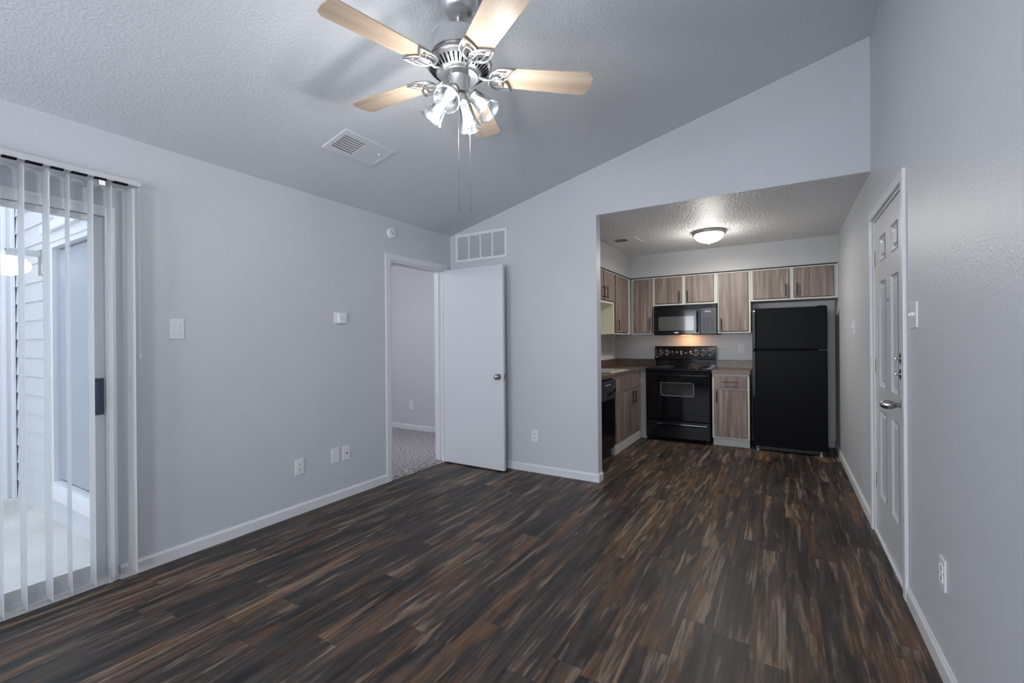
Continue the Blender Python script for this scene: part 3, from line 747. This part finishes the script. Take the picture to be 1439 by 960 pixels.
for i in range(5):
    a = -1.826-i*2*PI/5
    R = Matrix.Rotation(a, 4, 'Z') @ Matrix.Translation((0, 0, 0.0)) @ Matrix.Rotation(math.radians(-8.5), 4, 'X')
    if bl0 is None:
        bl0 = t.part('blade', blade_bm(), M_blade)
        b = MB()
        b.tube([(.075, 0, .004), (.10, 0, -.012), (.13, 0, -.016), (.155, 0, -.012)], .0085, 10)
        for s in (-1, 1):
            b.tube(petal(s, 1.28), .0056, 8, True); b.tube(petal(s, .82), .0038, 8, True)
        b.torus((.172, 0, -.0105), .014, .0042, 20)
        for q in ((.205, .03), (.205, -.03), (.172, 0)): b.cyl((q[0], q[1], -.003), (q[0], q[1], -.012), .006, seg=12)
        ir0 = t.part('blade_iron', b, M_chrome, parent=bl0, smooth=True); bl = bl0
    else:
        bl = bl0.copy(); COL.objects.link(bl); bl.parent = t.o
        ir = ir0.copy(); COL.objects.link(ir); ir.parent = bl
    bl.matrix_local = R
# light kit
sh0 = None
for k in range(4):
    a = math.radians(-75+90*k)
    pos = Vector((math.cos(a)*.052, math.sin(a)*.052, -.088))
    R = Matrix.Translation(pos) @ Matrix.Rotation(a, 4, 'Z') @ Matrix.Rotation(math.radians(-42), 4, 'Y') @ Matrix.Rotation(PI, 4, 'X')
    # local +Z is the axis pointing outward and down
    ax = Vector((math.cos(a)*math.cos(math.radians(48)), math.sin(a)*math.cos(math.radians(48)), -math.sin(math.radians(48))))
    R = Matrix.Translation(pos) @ ax.to_track_quat('Z', 'Y').to_matrix().to_4x4()
    if sh0 is None:
        arm0 = t.part('lamp_holder', MB().lathe([(.012, -.02), (.013, .012), (.026, .016), (.028, .034), (.024, .036)], 24), M_nickel, smooth=True)
        prof = [(.027, .022), (.029, .035), (.031, .055), (.034, .078), (.040, .100), (.049, .122), (.056, .134), (.0575, .137)]
        inner = [(r-.0022, z) for r, z in reversed(prof)]
        sh0 = t.part('lamp_shade', MB().lathe(prof+inner, 36, close=False), M_shade, parent=arm0, smooth=True)
        rim0 = t.part('shade_rim', MB().torus((0, 0, .137), .0565, .0022, 36, 6), M_shade, parent=arm0, smooth=True)
        bu0 = t.part('bulb', MB().lathe([(.009, .036), (.010, .045), (.017, .064), (.0215, .080), (.0195, .096), (.012, .105), (.0, .108)], 24), M_bulb, parent=arm0, smooth=True)
        arm = arm0
    else:
        arm = arm0.copy(); COL.objects.link(arm); arm.parent = t.o
        for q in (sh0, rim0, bu0):
            c_ = q.copy(); COL.objects.link(c_); c_.parent = arm
    arm.matrix_local = R
    lp = Vector((FX, FY, FZ))+pos+ax*.165
    point('fan_bulb_light', lp, E_FAN, (1.0, 0.965, 0.93), .03)
for dx, dy, lo in ((-.011, .005, -.630), (.030, .038, -.630)):
    m = MB(); m.cyl((dx, dy, -.095), (dx, dy, lo+.03), .0010, seg=6); m.lathe([(.002, lo), (.0045, lo+.006), (.003, lo+.03), (.0013, lo+.034)], 10, Matrix.Translation((dx, dy, 0)))
    t.part('pull_chain', m, M_darkmetal, smooth=True)

# ------------------------------------------------------------------ kitchen ceiling light and register
KX, KY = -.665, 5.10
t = Thing('flush_ceiling_light', 'lit round flush light with nickel rim on the kitchen ceiling', 'ceiling light', (KX, KY, ZK))
t.part('rim', MB().lathe([(.02, 0), (.160, 0), (.166, -.010), (.158, -.018), (.166, -.024), (.160, -.034), (.146, -.038), (.13, -.034)], 48), M_nickel, smooth=True)
t.part('glass_dome', MB().lathe([(.145, -.034), (.140, -.055), (.122, -.080), (.092, -.100), (.055, -.113), (.02, -.118), (0, -.1185)], 48), M_dome, smooth=True)
t.part('finial', MB().lathe([(.0, -.132), (.008, -.130), (.010, -.122), (.006, -.117)], 16), M_nickel, smooth=True)
point('kitchen_dome_light', (KX, KY, ZK-.19), E_KITCHEN*.6, (1.0, 0.95, 0.88), .10)
l_ = area('kitchen_dome_downlight', (KX, KY, ZK-.145), (0, 0, 0), .24, .24, E_KITCHEN, (1.0, 0.95, 0.88)); l_.data.shape = 'DISK'

t = Thing('kitchen_register', 'small ceiling register with a dark slot in the kitchen corner', 'vent', (-1.55, 5.02, ZK))
t.part('frame', MB().box(-.19, .17, -.15, .17, -.006, 0, .002), M_kceil)
t.part('duct_opening', MB().box(-.08, .05, -.10, .02, -.0075, -.0062), M_slot)
m = MB()
for i in range(7): m.box(-.08, .05, -.095+i*.018, -.092+i*.018, -.011, -.0075)
t.part('louvres', m, M_nickel)

# ------------------------------------------------------------------ kitchen cabinets
def bar_pull(t, p0, p1, n, parent):
    """bar between p0 and p1, standing off along n (unit) by 28 mm"""
    p0 = Vector(p0); p1 = Vector(p1); n = Vector(n); m = MB(); d = (p1-p0); L_ = d.length; d.normalize()
    m.cyl(p0+n*.030, p1+n*.030, .0065, seg=12)
    for q in (.14, .86): m.cyl(p0+d*L_*q, p0+d*L_*q+n*.030, .0045, seg=10)
    return t.part('handle', m, M_handle, parent=parent, world=True, smooth=True)
def cab_back(name, label, x0, x1, z0, z1, yface, doors, ydeep, cat='cabinet', drawers=(), side_l=None, group=None):
    """cabinet facing -Y. doors: (xa,xb,za,zb,handle x or None, hz0,hz1)"""
    t = Thing(name, label, cat, ((x0+x1)/2, ydeep, z0), group=group)
    m = MB(); m.box(x0+.001, x1-.001, yface, ydeep-.002, z0, z1, .001)
    t.part('body', m, M_frame, world=True)
    for i, (xa, xb, za, zb, hx, h0, h1) in enumerate(doors):
        d = t.part('door', MB().box(xa, xb, yface-.019, yface-.0008, za, zb, .0015), M_cab, world=True)
        m = MB(); m.box(xa-.004, xb+.004, yface-.0006, yface-.0001, za-.004, zb+.004)
        t.part('door_gap', m, M_slot, parent=d, world=True)
        if hx is not None: bar_pull(t, (hx, yface-.019, h0), (hx, yface-.019, h1), (0, -1, 0), d)
    for (xa, xb, za, zb) in drawers:
        d = t.part('drawer', MB().box(xa, xb, yface-.019, yface-.0008, za, zb, .0015), M_cab, world=True)
        zc_ = (za+zb)/2+.008; xm = (xa+xb)/2
        bar_pull(t, (xm-.085, yface-.019, zc_), (xm+.085, yface-.019, zc_), (0, -1, 0), d)
    return t
YU = 6.032   # face of the frames of the back wall cabinets
ZT = 2.094
G = 'wall cabinets over the kitchen counters'
cab_back('wall_cabinet', 'tall single-door wall cabinet in the corner left of the microwave', -1.762, -1.457, 1.352, ZT, YU, [(-1.732, -1.478, 1.378, 2.078, -1.503, 1.40, 1.57)], YB)
cab_back('wall_cabinet', 'short two-door wall cabinet above the microwave', -1.457, -.694, 1.722, ZT, YU, [(-1.435, -1.112, 1.748, 2.078, -1.135, 1.755, 1.90), (-1.062, -.738, 1.748, 2.078, -1.035, 1.755, 1.90)], YB)
cab_back('wall_cabinet', 'tall single-door wall cabinet between microwave and refrigerator', -.694, -.335, 1.352, ZT, YU, [(-.680, -.362, 1.378, 2.078, -.652, 1.39, 1.53)], YB)
cab_back('wall_cabinet', 'short two-door wall cabinet above the refrigerator', -.335, XR, 1.722, ZT, YU, [(-.308, .052, 1.748, 2.078, .022, 1.762, 1.905), (.100, .468, 1.748, 2.078, .130, 1.762, 1.905)], YB)
def cab_left(name, label, y0, y1, z0, z1, xface, doors, xdeep, drawers=(), mat=None, hollow=False):
    t = Thing(name, label, 'cabinet', (xdeep, (y0+y1)/2, z0))
    m = MB()
    if hollow:
        m.box(xface-.02, xface, y0+.001, y1-.001, z0, z1); m.box(xdeep+.002, xface-.02, y0+.001, y0+.02, z0, z1); m.box(xdeep+.002, xface-.02, y1-.02, y1-.001, z0, z1); m.box(xdeep+.002, xface-.02, y0+.02, y1-.02, z0, z0+.02)
    else: m.box(xdeep+.002, xface, y0+.001, y1-.001, z0, z1, .001)
    body = t.part('body', m, M_frame, world=True)
    for (ya_, yb_, za, zb, hy, h0, h1) in doors:
        d = t.part('door', MB().box(xface+.0008, xface+.019, ya_, yb_, za, zb, .0015), M_cab, world=True)
        t.part('door_gap', MB().box(xface+.0001, xface+.0006, ya_-.006, yb_+.006, za-.004, zb+.004), M_slot, parent=d, world=True)
        if hy is not None: bar_pull(t, (xface+.019, hy, h0), (xface+.019, hy, h1), (1, 0, 0), d)
    for (ya_, yb_, za, zb) in drawers:
        t.part('drawer_front', MB().box(xface+.0008, xface+.019, ya_, yb_, za, zb, .0015), M_cab, world=True)
    return t, body
XU = -1.772
t, body = cab_left('wall_cabinet', 'tall wall cabinet on the left kitchen wall beside the corner', 5.335, YU-.0, 1.352, ZT, XU, [(5.352, 5.86, 1.378, 2.078, 5.40, 1.39, 1.53)], XK)
t.part('side_panel', MB().box(XK+.003, XU-.002, 5.330, 5.3355, 1.354, 1.72), M_cream, world=True, label='cream coloured cabinet side')
t, body = cab_left('wall_cabinet', 'short two-door wall cabinet above the kitchen sink', 4.50, 5.329, 1.722, ZT, XU, [(4.52, 4.925, 1.745, 2.078, 4.885, 1.755, 1.90), (4.94, 5.312, 1.745, 2.078, 4.985, 1.755, 1.90)], XK)
t.part('bottom_panel', MB().box(XK+.003, XU-.002, 4.503, 5.327, 1.7165, 1.7218), M_cream, world=True, label='cream cabinet underside')
cab_left('wall_cabinet', 'tall wall cabinet next to the partition mostly hidden behind it', YF2+.002, 4.498, 1.352, ZT, XU, [(YF2+.03, 4.48, 1.378, 2.078, 4.44, 1.39, 1.53)], XK)

# base cabinets
XB, YBF = -1.622, 5.885
t, body = cab_left('base_cabinet', 'two-door sink base cabinet along the left kitchen wall', 4.842, YBF+.0, .095, .868, XB, [(4.866, 5.50, .125, .668, 5.44, .50, .655), (5.512, 5.865, .125, .668, 5.57, .50, .655)], XK, [(4.866, 5.865, .690, .842)], hollow=True)
t.part('toe_board', MB().box(XB-.03, XB+.012, 4.845, YBF-.0, .001, .094, .001), M_frame, world=True)
t = cab_back('base_cabinet', 'narrow base cabinet with one drawer and door between range and refrigerator', -.745, -.345, .095, .868, YBF, [(-.722, -.372, .120, .672, -.692, .52, .668)], YB, drawers=[(-.722, -.372, .692, .840)])
t.part('toe_board', MB().box(-.740, -.348, 5.925, 6.42, .001, .094, .001), M_frame, world=True)
t = Thing('corner_filler', 'narrow painted filler strip between sink cabinet and range', 'cabinet filler', (-1.57, YBF, .0))
t.part('panel', MB().box(XB+.001, -1.537, YBF+.03, 6.42, .001, .868), M_frame, world=True)

# countertops
def counter(name, label, poly, splash, hole=None):
    t = Thing(name, label, 'countertop', (poly[0][0], poly[0][1], .868))
    if hole is None:
        m = MB().prism(poly, .869, .909, 'z')
    else:
        m = MB(); hx0, hx1, hy0, hy1 = hole; x0, x1, y0, y1 = poly
        m.box(x0, x1, y0, hy0, .869, .909); m.box(x0, x1, hy1, y1, .869, .909); m.box(x0, hx0, hy0, hy1, .869, .909); m.box(hx1, x1, hy0, hy1, .869, .909)
        m.box(x1-.0, -1.535, 5.862, y1, .869, .909)
    t.part('worktop', m, M_counter, world=True)
    m = MB()
    for b in splash: m.box(*b, .003)
    t.part('backsplash', m, M_counter, world=True)
    return t
hole = (-2.02, -1.66, 4.87, 5.46)
tcount = Thing('countertop', 'brown speckled laminate countertop with backsplash around the sink', 'countertop', (XK, 4.2, .868))
m = MB(); x0, x1, y0, y1 = XK+.002, -1.597, YF2+.003, YB-.002
m.box(x0, x1, y0, hole[2], .869, .909, .003); m.box(x0, x1, hole[3], y1, .869, .909, .003); m.box(x0, hole[0], hole[2], hole[3], .869, .909); m.box(hole[1], x1, hole[2], hole[3], .869, .909)
m.box(x1-.01, -1.537, 5.862, y1, .869, .909, .003)
tcount.part('worktop', m, M_counter, world=True)
m = MB(); m.box(XK+.002, XK+.022, YF2+.003, YB-.002, .909, 1.010, .002); m.box(XK+.022, -1.537, YB-.022, YB-.002, .909, 1.010, .002)
tcount.part('backsplash', m, M_counter, world=True)
tcount = Thing('countertop', 'short brown speckled countertop between range and refrigerator', 'countertop', (-.545, YB, .868))
tcount.part('worktop', MB().box(-.748, -.335, 5.858, YB-.002, .869, .909, .003), M_counter, world=True)
tcount.part('backsplash', MB().box(-.748, -.335, YB-.022, YB-.002, .909, 1.010, .002), M_counter, world=True)

# sink
t = Thing('kitchen_sink', 'almond enamel double-bowl sink set in the left counter', 'sink', (-1.85, 5.16, .91))
hx0, hx1, hy0, hy1 = hole
m = MB(); rz_ = .9095
def rim(m, a0, a1, b0, b1, o0, o1, bo0, bo1, z0, z1): pass
m.box(hx0-.02, hx0+.012, hy0-.02, hy1+.02, rz_, rz_+.010, .003); m.box(hx1-.012, hx1+.02, hy0-.02, hy1+.02, rz_, rz_+.010, .003)
m.box(hx0+.012, hx1-.012, hy0-.02, hy0+.012, rz_, rz_+.010, .003); m.box(hx0+.012, hx1-.012, hy1-.012, hy1+.02, rz_, rz_+.010, .003)
m.box(hx0+.012, hx1-.012, (hy0+hy1)/2-.014, (hy0+hy1)/2+.014, rz_-.01, rz_+.008, .003)
t.part('rim', m, M_sink, world=True)
for (a, b) in ((hy0+.012, (hy0+hy1)/2-.014), ((hy0+hy1)/2+.014, hy1-.012)):
    m = MB(); X0, X1 = hx0+.012, hx1-.012; zb = .73
    m.box(X0, X1, a, b, zb-.004, zb); m.box(X0, X0+.003, a, b, zb, rz_); m.box(X1-.003, X1, a, b, zb, rz_); m.box(X0, X1, a, a+.003, zb, rz_); m.box(X0, X1, b-.003, b, zb, rz_)
    t.part('bowl', m, M_sink, world=True)
t2 = Thing('faucet', 'chrome faucet behind the kitchen sink', 'faucet', (-2.055, 5.16, .909))
m = MB(); m.cyl((-2.064, 5.16, .9095), (-2.064, 5.16, .93), .018); m.tube([(-2.064, 5.16, .93), (-2.064, 5.16, .99), (-2.03, 5.16, 1.03), (-1.95, 5.16, 1.03), (-1.92, 5.16, 1.0)], .009, 10)
t2.part('spout', m, M_chrome, world=True, smooth=True)
for y in (5.08, 5.24): t2.part('tap_handle', MB().cyl((-2.068, y, .9095), (-2.068, y, .95), .014).box(-2.072, -2.04, y-.005, y+.005, .95, .96, .002), M_chrome, world=True, smooth=True)

# ------------------------------------------------------------------ dishwasher
t = Thing('dishwasher', 'black dishwasher under the left counter beside the sink cabinet', 'dishwasher', (-1.8, 4.53, 0))
dy0, dy1 = 4.235, 4.838
t.part('body', MB().box(XK+.02, XB-.004, dy0+.004, dy1-.003, .10, .864), M_blkplastic, world=True)
dr = t.part('door', MB().box(XB-.003, XB+.022, dy0+.004, dy1-.003, .13, .640, .003), M_blk, world=True)
cp = t.part('control_panel', MB().box(XB-.003, XB+.032, dy0+.004, dy1-.003, .645, .846, .005), M_greypanel, world=True)
t.part('dial', MB().cyl((XB+.032, 4.765, .745), (XB+.050, 4.765, .745), .028, .024, 24).box(XB+.050, XB+.054, 4.762, 4.768, .72, .77), M_blkplastic, parent=cp, world=True, smooth=True)
m = MB()
for q in range(5): m.box(XB+.0322, XB+.0332, 4.50+q*.035, 4.518+q*.035, .80, .806)
for q in range(8):
    a = q*PI/4; m.box(XB+.0322, XB+.0332, 4.765+.038*math.cos(a)-.003, 4.765+.038*math.cos(a)+.003, .745+.038*math.sin(a)-.002, .745+.038*math.sin(a)+.002)
t.part('control_marks', m, M_white_ink, parent=cp, world=True)
t.part('latch', MB().box(XB+.032, XB+.046, 4.56, 4.70, .70, .73, .004), M_blkplastic, parent=cp, world=True)
t.part('kick_panel', MB().box(XK+.05, XB-.03, dy0+.004, dy1-.003, .001, .098), M_blkplastic, world=True)
t.part('lower_panel', MB().box(XB-.003, XB+.012, dy0+.004, dy1-.003, .10, .125, .002), M_blkplastic, world=True)
t = Thing('base_cabinet', 'painted end panel closing the gap between dishwasher and partition', 'cabinet', (-1.8, 4.1, 0))
t.part('body', MB().box(XK+.002, XB, YF2+.003, dy0-.001, .095, .868), M_frame, world=True)
t.part('toe_board', MB().box(XK+.02, XB-.02, YF2+.003, dy0-.001, .001, .094), M_frame, world=True)

# ------------------------------------------------------------------ range
rx0, rx1, ryf, ryb = -1.530, -.756, 5.845, 6.418
rm = (rx0+rx1)/2
t = Thing('kitchen_range', 'black freestanding electric coil range with a window in the oven door', 'stove', (rm, 6.1, 0))
t.part('body', MB().box(rx0+.004, rx1-.004, ryf+.02, ryb, .045, .885, .004), M_blksatin, world=True)
t.part('leveling_feet', MB().cyl((rx0+.05, ryf+.08, .001), (rx0+.05, ryf+.08, .046), .018).cyl((rx1-.05, ryf+.08, .001), (rx1-.05, ryf+.08, .046), .018).cyl((rx0+.05, ryb-.06, .001), (rx0+.05, ryb-.06, .046), .018).cyl((rx1-.05, ryb-.06, .001), (rx1-.05, ryb-.06, .046), .018), M_blkplastic, world=True)
top = t.part('cooktop', MB().box(rx0, rx1, ryf-.004, ryb-.03, .886, .915, .007).box(rx0+.004, rx1-.004, ryf, ryb-.03, .915, .919, .002), M_blk, world=True)
for (bx, by, br) in ((rx0+.19, ryf+.155, .098), (rx1-.19, ryf+.155, .078), (rx0+.19, ryf+.39, .078), (rx1-.19, ryf+.39, .098)):
    t.part('drip_pan', MB().lathe([(br+.018, .9195), (br+.020, .923), (br+.006, .923), (br-.02, .9205), (.01, .9205)], 36, Matrix.Translation((bx, by, 0))), M_chrome, parent=top, world=True, smooth=True)
    pts = []; n = 110; turns = 4.2
    for i in range(n):
        u = i/(n-1); a = u*turns*2*PI; r = .018+(br-.018)*u; pts.append((bx+r*math.cos(a), by+r*math.sin(a), .932))
    t.part('burner_coil', MB().tube(pts, .0052, 6), M_rubber, parent=top, world=True, smooth=True)
# backguard
bg_ = t.part('backguard', MB().box(rx0+.01, rx1-.004, 6.352, ryb+.0, .915, 1.010, .004).prism([(6.318, 1.018), (6.336, 1.178), (6.35, 1.190), (ryb, 1.190), (ryb, 1.010), (6.325, 1.010)], rx0+.004, rx1, 'x').box(rx0+.008, rx1, 6.335, 6.36, .922, .940, .004), M_blk, world=True)
tilt = math.atan2(.018, .160)
def on_panel(x, z): return (x, 6.318+(z-1.018)*.018/.160, z)
PM = lambda x, z: Matrix.Translation(on_panel(x, z)) @ Matrix.Rotation(-tilt, 4, 'X')
for x in (-1.447, -1.366, -.995, -.905, -.826):
    kn = t.part('control_knob', MB().lathe([(.023, .0005), (.021, .014), (.012, .016), (0, .016)], 28, PM(x, 1.105) @ Matrix.Rotation(PI/2, 4, 'X')).box(-.0035, .0035, -.024, -.014, -.018, .018, .001, M=PM(x, 1.105)), M_blkplastic, parent=bg_, world=True, smooth=True)
    m = MB()
    for q in range(22):
        a = math.radians(-60+q*300/21)+PI/2+math.radians(-90)
        a = math.radians(120+q*300/21)
        if q < 21: m.box(-.0045, .0045, -.0012, -.0004, -.0016, .0016, M=PM(x, 1.105) @ Matrix.Rotation(-a, 4, 'Y') @ Matrix.Translation((0, 0, .030)))
    m.box(-.004, .004, -.0012, -.0004, .036, .043, M=PM(x, 1.105)); m.box(-.006, .006, -.0012, -.0004, -.044, -.039, M=PM(x, 1.105)); m.box(-.0012, .0012, -.0252, -.0241, -.002, .017, M=PM(x, 1.105))
    t.part('dial_marks', m, M_white_ink, parent=bg_, world=True)
m = MB()
for (x, z, w, h) in ((-1.295, 1.115, .008, .022), (-1.28, 1.085, .006, .006), (-1.235, 1.112, .024, .006), (-1.235, 1.104, .008, .006), (-1.180, 1.12, .024, .006), (-1.176, 1.085, .022, .006), (-1.18, 1.10, .006, .02), (-1.12, 1.10, .034, .004), (-1.065, 1.115, .008, .026), (-1.05, 1.09, .026, .006), (-1.055, 1.12, .02, .004), (-1.492, 1.045, .016, .012)):
    m.box(-w/2, w/2, -.0012, -.0004, -h/2, h/2, M=PM(x, z))
t.part('panel_marks', m, M_white_ink, parent=bg_, world=True)
t.part('side_mark', MB().box(-.0015, .0015, -.0012, -.0004, -.05, .05, M=PM(-1.507, 1.10)), M_white_ink, parent=bg_, world=True)
# oven door
od = t.part('oven_door', MB().box(rx0+.006, rx1-.006, ryf-.018, ryf+.019, .268, .868, .008), M_blkglass, world=True)
def rrect(x0, x1, z0, z1, r, y, n=6):
    pts = []
    for cx, cz_, a0 in ((x1-r, z1-r, 0), (x0+r, z1-r, 90), (x0+r, z0+r, 180), (x1-r, z0+r, 270)):
        for i in range(n+1): a = math.radians(a0+90*i/n); pts.append((cx+r*math.cos(a), y, cz_+r*math.sin(a)))
    return pts
t.part('oven_window', MB().tube(rrect(-1.335, -.945, .578, .742, .028, ryf-.0185), .0028, 6, True), M_grey_ink, parent=od, world=True, smooth=True)
t.part('window_glass', MB().prism([(p[0], p[2]) for p in rrect(-1.332, -.948, .581, .739, .026, 0)], ryf-.0192, ryf-.0182, 'y'), M_ovenwin, parent=od, world=True)
m = MB(); m.tube([(rx0+.03, ryf-.016, .838), (rx0+.045, ryf-.058, .838), (rm, ryf-.064, .838), (rx1-.045, ryf-.058, .838), (rx1-.03, ryf-.016, .838)], .012, 12)
t.part('door_handle', m, M_blk, parent=od, world=True, smooth=True)
dw = t.part('storage_drawer', MB().box(rx0+.006, rx1-.006, ryf-.014, ryf+.019, .048, .258, .008), M_blk, world=True)
t.part('drawer_handle', MB().prism([(ryf-.013, .236), (ryf-.030, .232), (ryf-.032, .222), (ryf-.014, .205)], rx0+.06, rx1-.04, 'x'), M_blk, parent=dw, world=True)

# ------------------------------------------------------------------ microwave
mx0, mx1, myf = -1.452, -.700, 5.985
t = Thing('microwave_oven', 'black over-the-range microwave mounted under the short wall cabinet', 'microwave', ((mx0+mx1)/2, 6.2, 1.34))
t.part('body', MB().box(mx0, mx1, myf+.02, YB-.003, 1.338, 1.718, .003), M_blkplastic, world=True)
vp = t.part('vent_panel', MB().box(mx0, mx1, myf-.004, myf+.019, 1.665, 1.717, .003), M_blk, world=True)
m = MB()
for q in range(3): m.box(mx0+.02, mx1-.05, myf-.0052, myf-.0042, 1.674+q*.012, 1.678+q*.012)
t.part('vent_slots', m, M_slot, parent=vp, world=True)
md = t.part('door', MB().box(mx0+.002, -.892, myf-.014, myf+.019, 1.345, 1.661, .005), M_blk, world=True)
t.part('door_window', MB().prism([(p[0], p[2]) for p in rrect(-1.390, -.962, 1.395, 1.572, .008, 0)], myf-.0155, myf-.0142, 'y'), M_mwglass, parent=md, world=True)
t.part('door_handle', MB().tube([(-.918, myf-.012, 1.368), (-.918, myf-.045, 1.39), (-.918, myf-.050, 1.50), (-.918, myf-.045, 1.61), (-.918, myf-.012, 1.632)], .011, 12), M_blk, parent=md, world=True, smooth=True)
t.part('badge', MB().box(-1.195, -1.145, myf-.0152, myf-.0142, 1.362, 1.372), M_white_ink, parent=md, world=True)
kp = t.part('keypad', MB().box(-.886, mx1-.002, myf-.010, myf+.019, 1.345, 1.661, .004), M_greypanel, world=True)
m = MB(); m.box(-.835, -.765, myf-.0112, myf-.0102, 1.615, 1.632); m.box(-.868, -.858, myf-.0112, myf-.0102, 1.555, 1.563)
t.part('display_marks', m, M_grey_ink, parent=kp, world=True)
m = MB()
for r in range(6):
    for c_ in range(3): m.box(-.856+c_*.046, -.826+c_*.046, myf-.0108, myf-.0102, 1.385+r*.028, 1.400+r*.028)
t.part('keys', m, M_blkplastic, parent=kp, world=True)
t.part('task_light', MB().box(-1.15, -1.03, 6.16, 6.24, 1.3345, 1.3378), M_orange, world=True, label='orange glowing lamp lens')
hl = area('microwave_task_light', (-1.09, 6.27, 1.328), (math.radians(25), 0, 0), .10, .06, E_HOOD, (1.0, .50, .22))

# ------------------------------------------------------------------ refrigerator
fx0, fx1, fyf = -.313, .398, 5.852
t = Thing('refrigerator', 'black top-freezer refrigerator in the alcove beside the right wall', 'refrigerator', ((fx0+fx1)/2, 6.1, 0))
t.part('cabinet', MB().box(fx0+.006, fx1-.004, fyf+.062, 6.40, .03, 1.615, .006), M_blksatin, world=True)
fd = t.part('freezer_door', MB().box(fx0, fx1, fyf, fyf+.058, 1.160, 1.626, .010), M_blksatin, world=True)
rd = t.part('refrigerator_door', MB().box(fx0, fx1, fyf, fyf+.058, .055, 1.150, .010), M_blksatin, world=True)
t.part('freezer_handle', MB().prism([(fx0+.004, fyf-.030), (fx0+.030, fyf-.034), (fx0+.040, fyf-.020), (fx0+.040, fyf+.001), (fx0+.004, fyf+.001)], 1.17, 1.612, 'z'), M_blkplastic, parent=fd, world=True)
m = MB(); m.prism([(fx0+.004, fyf-.030), (fx0+.030, fyf-.034), (fx0+.040, fyf-.020), (fx0+.040, fyf+.001), (fx0+.004, fyf+.001)], .72, 1.135, 'z')
m.prism([(fx0+.006, fyf-.018), (fx0+.028, fyf-.022), (fx0+.036, fyf-.010), (fx0+.036, fyf+.001), (fx0+.006, fyf+.001)], .62, .72, 'z')
t.part('door_handle', m, M_blkplastic, parent=rd, world=True)
t.part('badge', MB().box(fx0+.014, fx0+.032, fyf-.0346, fyf-.031, 1.590, 1.600), M_white_ink, parent=fd, world=True)
t.part('hinge', MB().box(fx1-.08, fx1-.01, fyf+.004, fyf+.05, 1.1505, 1.1595), M_blkplastic, world=True)
t.part('top_hinge', MB().box(fx1-.09, fx1-.01, fyf+.01, fyf+.09, 1.6265, 1.637, .002), M_blkplastic, world=True)
t.part('base_grille', MB().box(fx0+.02, fx1-.02, fyf+.045, fyf+.06, .012, .052), M_blkplastic, world=True)
for x in (fx0+.05, fx1-.06):
    t.part('foot', MB().cyl((x, fyf+.03, .001), (x, fyf+.03, .014), .020).cyl((x, fyf+.03, .014), (x, fyf+.03, .053), .008), M_nickel, world=True)
